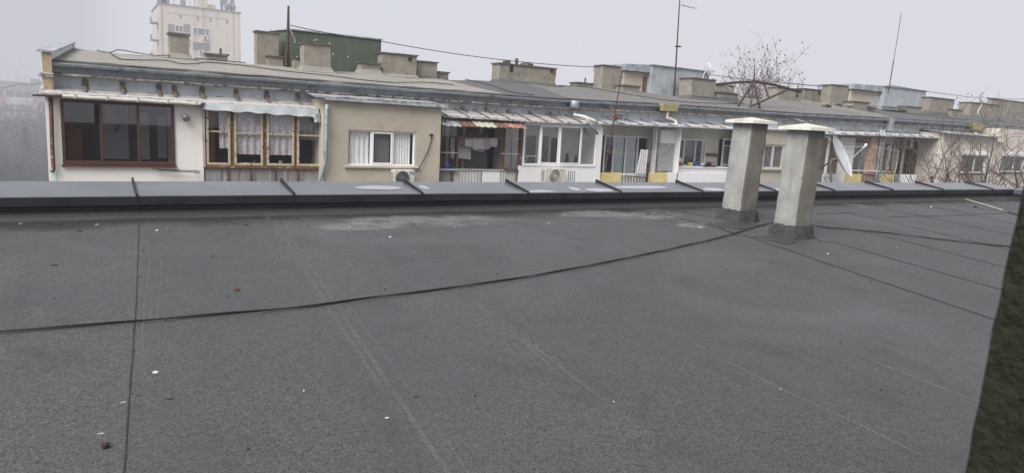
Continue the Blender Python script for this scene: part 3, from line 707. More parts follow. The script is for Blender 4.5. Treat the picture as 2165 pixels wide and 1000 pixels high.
# eroded joints on the left canopies
for k, (px, py) in enumerate(((181,190),(261,195),(339,196),(372,199),(431,202),(504,205),(569,208),(635,213))):
    p = at(px, py, 22.5); mb = MB(); q = random.Random(k)
    pts = []
    for i in range(15):
        f = i/14; y = 22.835-.9*max(0,f-.22); z = 2.27-.75*f if f < .22 else 2.105-.225*(f-.22)/.78
        wl = .075*(1-.45*f)*(1+1.1*noise.noise(Vector((k*7,i*.9,0)))); wr = .075*(1-.45*f)*(1+1.1*noise.noise(Vector((k*7,i*.9,9)))); h = .035+.03*q.random()
        pts.append([(p.x-wl,y,z),(p.x-wl*.4,y-.02,z+h),(p.x+wr*.5,y-.02,z+h*.8),(p.x+wr,y,z)])
    mb.add([v for r_ in pts for v in r_],[(i*4+j,i*4+j+1,i*4+j+5,i*4+j+4) for i in range(14) for j in range(3)])
    part('eroded_joint', mb, G['lump'], cA if k < 5 else cB)
for k, px in enumerate((976,1027,1073,1119,1164)):
    x = at(px,232,22.85).x; mb = MB()
    for i in range(4): mb.rock((x+.02*i, 22.84-.1*i, 2.14-.03*i), .06-.006*i, (.8,1,1.5), i+k*9, 5, .6)
    part('eroded_joint', mb, G['lump'], cC)
# white gutter under the first canopy
mb = MB(); xa, xb = at(132,206,21.7).x, at(424,211,21.7).x
mb.tube([(xa+(xb-xa)*i/12, 21.70, 1.815-.01*i/12+.006*math.sin(i*2.1)) for i in range(13)], .05, 8)
for i in range(5):
    x = xa+.25+(xb-xa-.4)*i/4; mb.box(x, x+.04, 21.64, 21.76, 1.77, 1.90)
part('canopy_gutter', mb, G['offwhite'], bA)
mb = MB(); mb.bar((XL-.25, 21.70, 1.80), (at(185,205,21.7).x, 21.72, 1.82), .06, .05); mb.bar((at(400,210,21.7).x,21.72,1.79),(at(430,212,21.7).x,21.72,1.76),.08,.06)
part('wooden_batten', mb, G['rust_dark'], bA)

# ---- window builder
def curtain(x0, x1, z0, z1, y, waves=9, amp=.025, skew=0):
    mb = MB(); n = max(8, int(waves*8))
    mb.sheet((x0,y,z0),(x1,y,z0),(x1+0,y,z1),(x0,y,z1), n, 4, lambda u, v, p: (skew*(1-v)*u, amp*math.sin(u*waves*2*math.pi+.6*math.sin(v*3))*(1.1-.5*v)+amp*.6*noise.noise(Vector((u*9,v*2,x0))), 0))
    return mb
def window(b, x0, x1, z0, z1, y, mull=(), fw=.055, mw=.05, bars=(), frame='white_pvc', gl='glass', depth=.07, name='window', curtains=(), back=None, sash=(), label=None, fwb=None, bevel=.006):
    mb = MB(); fb = fwb or fw
    mb.box(x0,x0+fw,y,y+depth,z0,z1); mb.box(x1-fw,x1,y,y+depth,z0,z1)
    mb.box(x0+fw,x1-fw,y+.002,y+depth,z1-fw,z1); mb.box(x0+fw,x1-fw,y+.002,y+depth,z0,z0+fb)
    W_ = x1-x0; ms = [x0+W_*f for f in mull]
    for m_ in ms: mb.box(m_-mw/2,m_+mw/2,y+.004,y+depth,z0+fb,z1-fw)
    es = [x0+fw]+[v for m_ in ms for v in (m_-mw/2,m_+mw/2)]+[x1-fw]
    cols = [(es[i],es[i+1]) for i in range(0,len(es),2)]
    for ci, fr in bars:
        z = z0+(z1-z0)*fr; mb.box(cols[ci][0],cols[ci][1],y+.008,y+depth,z-mw*.4,z+mw*.4)
    for ci in sash:
        a, c = cols[ci]; s = .045
        mb.box(a,a+s,y-.012,y+.02,z0+fb,z1-fw); mb.box(c-s,c,y-.012,y+.02,z0+fb,z1-fw); mb.box(a+s,c-s,y-.012,y+.02,z1-fw-s,z1-fw); mb.box(a+s,c-s,y-.012,y+.02,z0+fb,z0+fb+s)
    w = part(name, mb, G[frame], b, label=label, bevel=bevel)
    for a, c in cols:
        g = MB(); g.add([(a,y+depth*.55,z0+fb),(c,y+depth*.55,z0+fb),(c,y+depth*.55,z1-fw),(a,y+depth*.55,z1-fw)],[(0,1,2,3)])
        part('pane', g, G[gl], w)
    for (f0, f1, mt, g0, g1, wv) in curtains:
        part('curtain', curtain(x0+W_*f0, x0+W_*f1, z0+(z1-z0)*g0, z0+(z1-z0)*g1, y+depth+.045, wv), G[mt], w, smooth=True)
    if back:
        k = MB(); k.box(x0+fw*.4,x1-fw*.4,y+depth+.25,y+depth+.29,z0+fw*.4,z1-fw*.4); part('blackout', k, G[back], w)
    return w
def wallbox(b, l, r, t, bt, y, th, mat, name='loggia_parapet', label=None, bevel=0, z0=None):
    x0, x1, a, c = rect(l, r, t, bt, y); mb = MB(); mb.box(x0,x1,y,y+th,z0 if z0 is not None else a,c); return part(name, mb, G[mat], b, label=label, bevel=bevel)
LOW = -1.0

# ---- section 1: white loggia with brown glazing
x0, x1, z0, z1 = rect(130, 369, 216, 349, 22.0)
sx0, sx1 = XL, at(431,370,22.0).x
mb = MB(); mb.box(sx0,sx1,22.0,22.16,LOW,z0); mb.box(sx0,x0,22.001,22.16,z0,1.86); mb.box(x1,sx1,22.001,22.16,z0,1.86); mb.box(x0,x1,22.001,22.16,z1,1.86)
mb.box(sx0,sx0+.12,22.16,YI,LOW,1.86); mb.box(sx1-.1,sx1,22.16,YI,LOW,1.86)
part('loggia_wall', mb, G['white_wall'], bA)
w = window(bA, x0, x1, z0, z1, 21.96, (.335,.665), .075, .065, (), 'brown_frame', 'glass_dark', .09, 'loggia_glazing', fwb=.10)
mb = MB()
for a, c, d0, d1 in ((.36,.6,.05,.93),(.70,.80,.05,.85),(.88,.97,.08,.8)):
    mb.box(x0+(x1-x0)*a, x0+(x1-x0)*c, YI-.06-.02*a, YI-.012, z0+(z1-z0)*d0, z0+(z1-z0)*d1)
part('inner_door', mb, G['inner_light'], bA)
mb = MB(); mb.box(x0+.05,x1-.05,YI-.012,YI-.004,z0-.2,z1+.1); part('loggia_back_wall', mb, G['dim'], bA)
mb = MB(); mb.box(x0+.1,x0+.45,22.5,YI-.1,-1.0,z0+.95); part('shelf_unit', mb, G['orange_wood'], bA)
r = random.Random(5)
for i in range(3):
    mb = MB()
    xx = x0+.25+.5*i; mb.sheet((xx,22.5+.1*i,z1-.55-.15*i),(xx+.30,22.5+.1*i,z1-.5),(xx+.28,22.5,z1-.12),(xx+.02,22.5,z1-.12),6,6,lambda u,v,p:(0,.04*math.sin(u*9),0))
    single('hanging_garment', mb, G[('dark','black','grey_pane')[i]], ('dark garment hanging leftmost behind the brown framed glazing','black garment hanging second behind the brown framed glazing','grey garment hanging third behind the brown framed glazing')[i], 'garment', 'clothes behind the brown framed glazing')
mb = MB(); mb.box(x0-.03, x1+.03, 21.90, 22.02, z0-.045, z0-.005); part('window_sill', mb, G['brown_frame'], bA)
p_, q_ = at(108,360,21.99), at(120,360,21.99); G['teal_wash'] = M('teal_wash', C_(176,214,206,.95), .12, 6, .9, stain=C_(232,229,225,.95), stain_amt=(.45,.62), stain_scale=4, bump=0)
mb = MB(); mb.sheet((p_.x,21.996,LOW),(q_.x+.06,21.996,LOW),(q_.x,21.996,p_.z),(p_.x,21.996,p_.z),6,6); part('paint_stain', mb, G['teal_wash'], bA)
# rusty pipe at the left corner
mb = MB(); p0, p1 = at(107,213,21.9), at(113,357,21.9); mb.tube([(p0.x,21.9,1.78),(p0.x,21.9,1.2),(p1.x,21.9,.6),(p1.x,21.9,p1.z),(p1.x-.03,21.86,p1.z-.08)], .05, 8); part('downpipe', mb, G['rust'], bA, label='rusty brown downpipe', smooth=True)
p = at(391,247,21.95)
t = thing('wall_lamp', 'round grey floodlight on the white wall right of the brown framed glazing', 'lamp', (p.x,22.0,p.z))
mb = MB(); mb.tube([(p.x,21.985,p.z),(p.x,21.90,p.z),(p.x+.01,21.86,p.z-.02)],[.03,.03,.03],8); part('bracket', mb, G['grey_metal'], t)
mb = MB(); mb.tube([(p.x-.02,21.93,p.z+.02),(p.x-.01,21.88,p.z),(p.x+.02,21.80,p.z-.05)],[.05,.085,.10],12); part('lamp_head', mb, G['grey_metal'], t, smooth=True)
a, c = at(322,357.5,21.85), at(424,362,21.85)
t = thing('drying_rack', 'two thin brown poles fixed below the brown framed glazing', 'rack', (a.x,21.9,a.z))
for k in (0, 1):
    mb = MB(); mb.tube([(a.x+.15*k,21.82+.07*k,a.z-.03*k),(c.x,21.82+.07*k,c.z-.05*k)],.012,6); part('pole', mb, G['rust_dark'], t)
mb = MB()
for f in (.1,.9): mb.bar((a.x+(c.x-a.x)*f,21.80,a.z+(c.z-a.z)*f),(a.x+(c.x-a.x)*f,22.0,a.z+(c.z-a.z)*f),.02)
part('bracket', mb, G['rust_dark'], t)

# ---- section 2: old wooden glazing
x0, x1, z0, z1 = rect(434, 682, 236, 351, 21.98)
cuts = [at(px,295,21.98).x for px in (436,487,495,556,564,622,628,680)]
mb = MB()
for px in (433.5, 491, 560, 625): 
    x = at(px,295,21.98).x; mb.box(x-.045,x+.045,22.0,22.1,z0,z1+.06)
mb.box(x0,x1,22.005,22.09,z1,z1+.09); mb.box(x0-.02,x1+.02,21.95,22.12,z0-.07,z0)
part('post', mb, G['wood_brown'], bA)
for k in range(4):
    a, c = cuts[2*k], cuts[2*k+1]; bar = .60 if k in (0,) else .585
    cur = [(.55,1,'lace',.3,1,2)] if k == 0 else [(0,1,'lace',.20,1,4)] if k in (1,2) else [(.0,.95,'grey_pane',.5,1,4)]
    window(bA, a, c, z0+.01, z1, 21.955, (), .065, .06, [(0,bar)], 'wood_old', 'glass', .05, 'wooden_window', curtains=cur)
mb = MB(); mb.box(x0+.08,x1-.05,22.75,22.79,z0-.2,z1+.1); part('loggia_back_wall', mb, G['dim'], bA)
mb = MB(); mb.box(cuts[0]+.06,cuts[0]+.28,22.3,22.36,z0,z1); part('wardrobe_door', mb, G['orange_wood'], bA)
for k, (px, mt, lb) in enumerate(((521,'white_pvc','white plate on the sill of the second old wooden window'),(577,'offwhite','cream plate on the sill of the third old wooden window'),(595,'glass_far','glass bowl beside the cream plate behind old wooden glazing'),(540,'red','small red and white jar behind the second old wooden window'))):
    p = at(px,344,22.06); mb = MB()
    if k < 2: mb.tube([(p.x,22.2,z0+.02),(p.x,22.2,z0+.035),(p.x,22.2,z0+.07)],[.05,.07,.14],14)
    else: mb.tube([(p.x,22.2,z0+.02),(p.x,22.2,z0+.06),(p.x,22.2,z0+.14),(p.x,22.2,z0+.15)],[.045,.065,.06,.04],12)
    single(('plate','plate','bowl','jar')[k], mb, G[mt], lb, ('plate','plate','bowl','jar')[k], smooth=True)
# sheet siding under it
xa, xb = at(432,372,22.02).x, at(684,372,22.02).x
mb = MB(); n = 160
mb.sheet((xa,22.03,LOW),(xb,22.03,LOW),(xb,22.03,z0-.07),(xa,22.03,z0-.07), n, 1, lambda u,v,p:(0,(.02 if int(u*44)%6 == 0 else 0),0))
part('siding', mb, G['sheet_grey'], bA)
for px in (483,531,582,630): x = at(px,372,22.0).x; part('siding_rail', MB().box(x-.03,x+.03,21.99,22.028,LOW,z0-.08), G['rust'], bA)
mb = MB(); xx = at(431,300,21.95).x; mb.box(xx-.03,xx+.03,21.93,22.0,z0-.05,z1+.15); part('corner_post', mb, G['pink'], bA)
# pale tin apron with a wavy lower edge
a0, a1 = at(426,222,21.75), at(668,243,21.75)
mb = MB(); n = 70
mb.sheet((a0.x-.02,21.74,1.66),(a1.x+.12,21.74,1.60),(a1.x+.1,21.84,1.84),(a0.x,21.84,1.86), n, 4, lambda u,v,p:(0,-.015*(1-v)*math.sin(u*31),(1-v)*(.009*math.sin(u*38)+.035*noise.noise(Vector((u*9,1,1))))))
mb.sheet((a1.x-.06,21.72,1.46),(a1.x+.12,21.70,1.43),(a1.x+.14,21.74,1.72),(a1.x-.1,21.74,1.66),6,4,lambda u,v,p:(.02*math.sin(v*6),-.04*math.sin(u*5),0))
G['apron'] = M('pale_tin', C_(186,193,198), .07, 2, .5, stain=C_(200,190,160), stain_amt=(.58,.75), streak=C_(150,160,166), streak_amt=(.55,.8), streak_scale=(6,6,1), metal=.2, bump=.2, bump_scale=7)
part('tin_apron', mb, G['apron'], bA)

# ---- section 3: beige projecting room
YP = 21.5
bz = lambda x: 2.215-.0*(x)
mb = MB(); x0, x1, z0, z1 = rect(735, 878, 277, 351, YP)
xa, xb = xs3a, xs3b
mb.box(xa,xb,YP,YP+.2,LOW-13,z0); mb.box(xa,x0,YP+.0005,YP+.2,z0,2.17); mb.box(x1,xb,YP+.0005,YP+.2,z0,2.17); mb.box(x0,x1,YP+.0005,YP+.2,z1,2.17)
mb.box(xa+.001,xa+.2,YP+.2,22.85,LOW-13,2.17); mb.box(xb-.2,xb-.001,YP+.2,22.85,LOW-13,2.17)
part('projecting_room', mb, G['beige'], bA)
mb = MB(); mb.sheet((xa-.28,YP-.16,2.185),(xb+.16,YP-.16,2.17),(xb+.1,22.86,2.36),(xa-.18,22.86,2.36), 40, 6, lambda u,v,p:(0,0,.012*noise.noise(Vector((u*12,v*4,3)))))
mb.sheet((xa-.28,YP-.16,2.165),(xb+.16,YP-.16,2.15),(xb+.1,22.86,2.34),(xa-.18,22.86,2.34), 40, 6)
mb.sheet((xa+.0,YP-.165,2.125),(xb+.16,YP-.165,2.11),(xb+.16,YP-.16,2.185),(xa-.05,YP-.16,2.195), 30, 1, lambda u,v,p:(0,0,.008*noise.noise(Vector((u*14,v*4,9)))))
part('room_roof', mb, G['tin'], bA)
mb = MB(); r = random.Random(11)
for i in range(16):
    x = xa-.25+(xb-xa+.4)*i/16; mb.bar((x,YP+.0+.1*r.random(),2.205+r.uniform(0,.03)),(x+.5,YP+.05+.2*r.random(),2.21+r.uniform(0,.03)),r.uniform(.05,.12),.02)
part('roofing_scrap', mb, G['ledge'], bA)
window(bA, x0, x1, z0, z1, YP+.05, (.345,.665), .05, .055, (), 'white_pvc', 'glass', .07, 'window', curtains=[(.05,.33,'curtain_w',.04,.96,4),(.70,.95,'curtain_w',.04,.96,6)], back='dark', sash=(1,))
mb = MB(); mb.add([(x0+(x1-x0)*.38,YP+.16,z0+.1),(x0+(x1-x0)*.63,YP+.16,z0+.1),(x0+(x1-x0)*.63,YP+.16,z1-.1),(x0+(x1-x0)*.38,YP+.16,z1-.1)],[(0,1,2,3)]); part('insect_screen', mb, G['grey_pane'], bA)
sl = rect(728, 885, 349, 357, YP); mb = MB(); mb.box(sl[0],sl[1],YP-.07,YP+.04,z0-.075,z0-.005); part('window_sill', mb, G['beige'], bA, bevel=.01)
# downpipe left of it
a, c, d = at(691,228,21.35), at(689,340,21.35), at(676,385,21.4)
mb = MB(); mb.tube([(a.x+.02,21.4,1.98),(a.x,21.36,1.85),(c.x,21.36,c.z+.05),(c.x-.02,21.37,c.z-.08),(d.x,21.46,d.z),(d.x,21.5,-13)], .062, 10)
for z in (.5, 1.4): mb.tube([(a.x,21.36,z),(a.x,21.36,z+.03)],.075,10)
part('downpipe', mb, G['gutter'], bA, label='grey zinc downpipe with elbow', smooth=True)
p, q_ = at(912,286,YP-.03), at(880,365,YP-.1)
mb = MB(); mb.box(p.x-.05,p.x+.05,YP-.07,YP,p.z-.02,p.z+.04)
mb.tube([(p.x,YP-.05,p.z),(p.x+.0,YP-.05,p.z-.15),(p.x-.1,YP-.05,p.z-.5),(p.x-.28,YP-.06,p.z-.85),(q_.x,YP-.12,q_.z)],.018,6)
part('hose', mb, G['black'], bA)

# ---- air conditioners
def aircon(label, x0, x1, z0, z1, y, grille, brand=None, depth=.3, fc=.40):
    t = thing('air_conditioner', label, 'air conditioner', ((x0+x1)/2, y+depth, z0), 'air conditioners on the facade')
    mb = MB(); mb.box(x0,x1,y,y+depth,z0,z1); part('casing', mb, G['offwhite'], t, bevel=.02)
    w, h = x1-x0, z1-z0; c = Vector((x0+w*fc, y-.004, z0+h*.5)); r = min(h*.44, w*.36)
    mb = MB(); mb.disc(c, (0,-1,0), r, 28); part('fan_opening', mb, G['dark'], t)
    mb = MB()
    for k in range(1, 8): mb.tube([c+Vector((math.cos(a)*r*k/7,-.012,math.sin(a)*r*k/7)) for a in [2*math.pi*j/24 for j in range(25)]], .006 if k < 7 else .012, 4, cap=False)
    for k in range(12): a = math.pi*2*k/12; mb.bar(c+Vector((math.cos(a)*r*.2,-.014,math.sin(a)*r*.2)), c+Vector((math.cos(a)*r,-.014,math.sin(a)*r)), .006)
    mb.disc(c+Vector((0,-.022,0)), (0,-1,0), r*.2, 14)
    part('fan_grille', mb, G[grille], t)
    mb = MB()
    for k in range(6): mb.box(x0-.004,x0,y+.05,y+depth-.05,z0+h*(.15+.12*k),z0+h*(.2+.12*k))
    part('side_vent', mb, G['dark'], t)
    if brand:
        txt, fcol, bx, bz_, sz, bg = brand
        if bg:
            mb = MB(); mb.box(x0+w*bg[0],x0+w*bg[1],y-.006,y,z0+h*bg[2],z0+h*bg[3]); lb = part('brand_label', mb, G['blue'], t)
        part('lettering', text_mb(txt, sz, (x0+w*bx, y-.012, z0+h*bz_), (1,0,0), (0,0,1)), G[fcol], t)
    mb = MB()
    for f in (.15,.85): mb.bar((x0+w*f,y+.02,z0-.02),(x0+w*f,y+depth+.1,z0-.02),.03); mb.bar((x0+w*f,y+depth+.1,z0-.02),(x0+w*f,y+depth+.1,z0-.35),.03)
    part('bracket', mb, G['grey_metal'], t)
    return t
x0, x1, z0, z1 = rect(833, 877, 360, 397, 21.15)
aircon('white air conditioner with blue label under the window of the beige projecting room', x0, x1, z1-.52, z1, 21.15, 'grey_pane', ('Midea','white_pvc',.79,.80,.06,(.76,1.0,.76,.92)))
x0, x1, z0, z1 = rect(1153, 1196, 356, 388, 21.6)
aircon('white air conditioner with dark fan below the white sliding glazing', x0, x1, z0, z1, 21.6, 'offwhite', ('FUJI','black',.74,.85,.055,None), fc=.45)
x0, x1, z0, z1 = rect(1914, 1934, 294, 313, 22.75)
aircon('white air conditioner hanging high in the loggia behind the bare tree', x0, x1, z0, z1, 22.8, 'grey_pane')

# ---- section 4: rusty open loggia with washing
ZS, ZT = at(950,357,22).z, 1.70
xa, xb = xs3b+.02, at(1103,310,22).x
X4 = lambda px, py=310, y=22.0: at(px, py, y).x
lg = []
mb = MB()
for px, w_ in ((968,.05),(1067,.05),(932.5,.04)): x = X4(px); part('loggia_post', MB().box(x-w_/2,x+w_/2,22.0,22.06,ZS,ZT), G['rust'], bA)
x = X4(1101); part('loggia_post', MB().box(x-.05,x+.06,21.95,22.1,ZS-.05,ZT+.05), G['rust'], bA)
for (l, r_, z) in ((932,968,at(950,289,22).z),): mb.bar((X4(l),22.02,z),(X4(r_),22.02,z),.03)
part('glazing_bar', mb, G['rust'], bA)
part('loggia_sill', MB().box(X4(1067)+.03,X4(1103)-.06,21.94,22.08,ZS-.03,ZS+.04), G['rust'], bA)
mb = MB()
for (l, r_, py) in ((932,968,323),(1067,1101,293),(1060,1101,325.5)): z = at((l+r_)/2,py,22).z; part('glazing_bar', MB().bar((X4(l),21.995,z),(X4(r_),21.995,z),.028), G['sheet_white'], bA)
part('loggia_sill', MB().box(xa,X4(968),21.9,22.1,ZS-.05,ZS-.002), G['sheet_white'], bA)
part('loggia_sill', MB().box(X4(968)+.003,X4(1067),21.98,22.06,ZS-.037,ZS-.002), G['sheet_white'], bA)
for (l, r_) in ((933,967),(1069,1099)):
    g = MB(); g.add([(X4(l),22.03,ZS),(X4(r_),22.03,ZS),(X4(r_),22.03,ZT),(X4(l),22.03,ZT)],[(0,1,2,3)]); part('pane', g, G['glass'], bA)
# corrugated scraps of roofing over it
for k, (l, r_, mt) in enumerate(((934,977,'tin_roof'),(972,1010,'rust'),(1004,1048,'panel_pale'),(1046,1077,'rust'),(1070,1108,'rust_red'))):
    if mt == 'panel_pale': G[mt] = M('pale_green_scrap', C_(182,182,170), .08, 4, .8, stain=C_(150,120,90), stain_amt=(.56,.72), stain_scale=4, bump=.1)
    if mt == 'rust_red': G[mt] = M('red_oxide_scrap', C_(150,104,94), .2, 8, .8, stain=C_(190,150,140), stain_scale=4, bump=.1)
    mb = MB(); xa_, xb_ = X4(l,262,21.6), X4(r_,262,21.6)
    zf = at((l+r_)/2,266+(l+r_-1868)*.018,21.45).z+.004*k; mb.sheet((xa_,21.45-.02*k,zf),(xb_+.04,21.45-.02*k,zf-.005),(xb_,21.95,1.785),(xa_-.03,21.95,1.785), 14, 3, lambda u,v,p:(0,0,.012*math.sin(u*22)))
    part('roofing_sheet', mb, G[mt], bA)
mb = MB(); mb.box(xa,xb+.02,YI-.03,YI-.01,LOW,1.85); part('loggia_back_wall', mb, G['room'], bA)
mb = MB()
part('inner_door', MB().box(X4(1028,310,YI),X4(1052,310,YI),YI-.05,YI-.032,LOW,1.45), G['dark'], bA)
part('inner_window', MB().box(X4(935),X4(966),YI-.05,YI-.031,-.1,1.3), G['grey_pane'], bA)
mb = MB()
for px in (943,978,1013,1056): x = X4(px,310,YI); mb.box(x-.06,x+.06,YI-.09,YI-.052,-.6,1.6)
mb.box(X4(970,310,YI),X4(1060,310,YI),YI-.085,YI-.055,1.5,1.6)
part('inner_door_frame', mb, G['cream'], bA)
mb = curtain(X4(979,310,YI),X4(1026,310,YI),-.4,1.3,YI-.2,7); part('inner_curtain', mb, G['green_grey'] if 'green_grey' in G else G['grey_pane'], bA, smooth=True)
mb = MB(); mb.box(X4(1052,310,22.9),X4(1066,310,22.9),22.4,YI-.1,-.6,1.7); part('cupboard', mb, G['pink'], bA)
# panels below
for k, (l, r_, mt) in enumerate(((931,956,'sheet_grey'),(958,1019,'sheet_white'),(1020,1058,'panel_white'),(1059,1098,'sheet_white'))):
    a, c = X4(l,372), X4(r_,372); mb = MB(); n = int((c-a)*40)
    mb.sheet((a,22.02+.003*k,LOW),(c,22.02+.003*k,LOW),(c,22.02+.003*k,ZS-.05),(a,22.02+.003*k,ZS-.05), n, 1, lambda u,v,p:(0,.012*math.sin(u*n*1.3) if l != 1020 else 0,0))
    part('parapet_panel', mb, G[mt], bA)
mb = MB(); x = X4(956,372); mb.box(x-.04,x+.04,21.98,22.015,LOW,ZS-.05); x = X4(1091,372); mb.tube([(x+.06,21.95,ZS-.03),(x,21.95,ZS-.2),(x,21.95,-.8)],.03,6)
part('rusty_strip', mb, G['rust'], bA)
# washing
zl = at(1010,292,22.3).z
t = thing('clothes_line', 'thin clothes line stretched across the rusty open loggia', 'clothes line', (X4(1010),22.3,zl))
for k in (0,1):
    mb = MB(); mb.tube([(X4(935,292,22.25)+.1,22.2+.25*k,zl+.03),(X4(1000,292,22.25),22.2+.25*k,zl-.02),(X4(1064,292,22.3),22.2+.25*k,zl+.03)],.005,4); part('line', mb, G['offwhite'], t)
G['towel_w'] = M('white_towel', C_(214,212,218), .05, 8, .95, stain=C_(190,186,198), stain_scale=7, bump=.1)
G['towel_r'] = lace('red_print', C_(176,120,112), C_(206,192,190)); G['towel_m'] = lace('striped_print', C_(176,150,96), C_(120,112,150))
for k, (l, r_, t_, b_, yy, mt, lb) in enumerate(((953,961,292,335,22.45,'towel_w','narrow white towel hanging leftmost in the rusty loggia'),(970,981,292,311,22.2,'towel_m','striped multicoloured cloth on the loggia clothes line'),(983,998,294,310,22.2,'towel_w','small white cloth second on the loggia clothes line'),(999,1024,294,315,22.2,'towel_w','wide white towel in the middle of the loggia clothes line'),(1024,1036,293,316,22.2,'towel_r','red patterned cloth on the loggia clothes line'),(1036,1052,293,311,22.2,'towel_w','white cloth rightmost on the loggia clothes line'),(968,996,311,336,22.45,'towel_w','large white sheet hanging lower left in the rusty loggia'),(1001,1024,312,320,22.45,'towel_w','grey white cloth showing below the wide white towel'))):
    x0, x1, z0, z1 = rect(l, r_, t_, b_, yy); mb = MB()
    mb.sheet((x0,yy,z0),(x1,yy,z0-.01),(x1,yy,z1),(x0,yy,z1), 12, 8, lambda u,v,p:(0,.018*math.sin(u*9+k)*(1-v)+.02*noise.noise(Vector((u*3,v*3,k))),.012*math.sin(u*5+k)*(1-v)))
    single('laundry_item', mb, G[mt], lb, 'laundry', 'washing in the rusty loggia', smooth=True)
p = at(943,357,22.05); mb = MB(); mb.tube([(p.x,22.03,ZS+.0),(p.x,22.03,ZS+.03),(p.x,22.03,ZS+.14),(p.x,22.03,ZS+.17),(p.x,22.03,ZS+.175)],[.07,.09,.10,.085,.05],16)
single('blue_pot', mb, G['blue'], 'round blue plastic pot on the sill of the rusty loggia', 'pot', smooth=True)
p = at(955,357,22.05); mb = MB(); mb.tube([(p.x,22.03,ZS),(p.x,22.03,ZS+.06),(p.x,22.03,ZS+.09)],[.05,.06,.03],10); mb.rock((p.x+.1,22.03,ZS+.035),.045,(1.3,1,.8),3)
single('toy', mb, M('dark_blue_plastic', C_(44,44,104), .1, 6, .4, bump=0), 'small dark blue object right of the blue pot', 'toy')

# ---- section 5: white sliding glazing
YG = 21.9
x0, x1, z0, z1 = rect(1107, 1262, 264.5, 352, YG)
window(bA, x0, x1, z0, z1, YG, (.215,.47,.775), .055, .05, (), 'white_pvc', 'glass', .09, 'loggia_glazing', sash=(1,2), fwb=.09)
mb = MB(); xr = at(1274,300,YG).x
mb.box(x1+.002,xr,YG+.02,YG+.09,LOW,z1+.02); mb.box(xr-.06,xr,YG+.09,YI,LOW,z1+.02); mb.box(x0-.01,x1+.15,YG-.05,YG+.02,z1+.002,z1+.05)
part('side_panel', mb, G['white_pvc'], bA)
mb = MB(); xl = at(1096,372,YG).x; n = 3
for i in range(n): mb.box(xl+(x1-xl)*i/n+.004, xl+(x1-xl)*(i+1)/n-.004, YG+.03, YG+.09, LOW, z0-.004)
part('parapet_panel', mb, G['panel_white'], bA, bevel=.006)
mb = MB()
for i in range(4): x = at(1202+4.2*i,372,YG).x; mb.box(x,x+.02,YG+.015,YG+.03,-.35,.06)
part('vent_slots', mb, G['grey_pane'], bA)
mb = MB(); mb.box(x0+.05,xr-.1,YI-.03,YI-.01,LOW,1.85); part('loggia_back_wall', mb, G['grey_white_wall'], bA)
mb = MB()
for (a, c) in ((.30,.42),(.46,.60),(.02,.10)): mb.box(x0+(x1-x0)*a,x0+(x1-x0)*c,YI-.06,YI-.032,-.7,1.3)
part('inner_window', mb, G['grey_pane'], bA)
mb = MB(); mb.box(x0+(x1-x0)*.64,x0+(x1-x0)*.74,YI-.06,YI-.032,-.9,1.25); part('inner_door', mb, G['dark'], bA)
t = thing('drying_rack', 'white folding drying rack behind the white sliding glazing', 'rack', (x0+.6,22.4,z0))
mb = MB()
for k in range(5): mb.tube([(x0+.35,22.3+.07*k,z0+.32),(x0+1.1,22.3+.07*k,z0+.34)],.008,4)
part('rail', mb, G['white_pvc'], t)
mb = MB()
for q in (x0+.42,x0+1.02): mb.bar((q,22.3,z0-.4),(q+.05,22.58,z0+.33),.015); mb.bar((q,22.58,z0-.4),(q+.05,22.3,z0+.33),.015)
part('leg', mb, G['white_pvc'], t)
for k, (f, lb) in enumerate(((.70,'black garment standing left behind the white sliding glazing'),(.83,'dark coat hanging right behind the white sliding glazing'))):
    mb = MB(); x = x0+(x1-x0)*f; mb.sheet((x-.16,22.4,z0-.1),(x+.16,22.4,z0-.1),(x+.07,22.4,z0+.48-.08*k),(x-.07,22.4,z0+.48-.08*k),8,6,lambda u,v,p:(0,.05*math.sin(u*8),0))
    single('hanging_garment', mb, G['dark'], lb, 'garment')
# roof water hopper and its pipes
p = at(1216,222,22.6); mb = MB(); mb.tube([(p.x,22.66,2.42),(p.x,22.66,2.45),(p.x,22.66,2.70),(p.x,22.66,2.71)],[.17,.20,.22,.19],18); mb.tube([(p.x+.02,22.66,2.42),(p.x+.06,22.66,2.2),(p.x+.05,22.7,2.12)],.05,8)
part('hopper', mb, G['gutter'], bA, label='large grey rainwater hopper', smooth=True)
a, c = at(1216,243,22.4), at(1250,254,22.0)
mb = MB(); mb.tube([(a.x,22.5,a.z),(a.x+.3,22.2,a.z-.06),(c.x,21.7,c.z-.05)],.06,10)
part('rain_pipe', mb, G['offwhite'], bA, label='cream plastic rain pipe', smooth=True)
a, c = at(1238,250,21.65), at(1264,284,21.6)
mb = MB(); mb.tube([(a.x,21.66,a.z),(c.x,21.6,c.z)],.05,8); part('rain_pipe', mb, G['gutter'], bA, label='grey zinc rain pipe', smooth=True)
p = at(1413,231,22.6); mb = MB(); mb.hexa([(p.x-.42,22.5,2.56),(p.x+.42,22.5,2.56),(p.x+.42,22.68,2.56),(p.x-.42,22.68,2.56)],[(p.x-.46,22.45,2.86),(p.x+.5,22.45,2.86),(p.x+.5,22.7,2.86),(p.x-.46,22.7,2.86)]); 
part('hopper', mb, G['hopper'], bA, label='yellow stained rainwater hopper', bevel=.02)
a, c = at(1414,246,22.5), at(1431,265,21.7); mb = MB(); mb.tube([(a.x,22.6,2.55),(a.x,22.6,2.3),(a.x+.25,22.3,2.16),(c.x,21.75,c.z)],.065,8); part('rain_pipe', mb, G['offwhite'], bA, label='stained rain pipe below the yellow hopper', smooth=True)

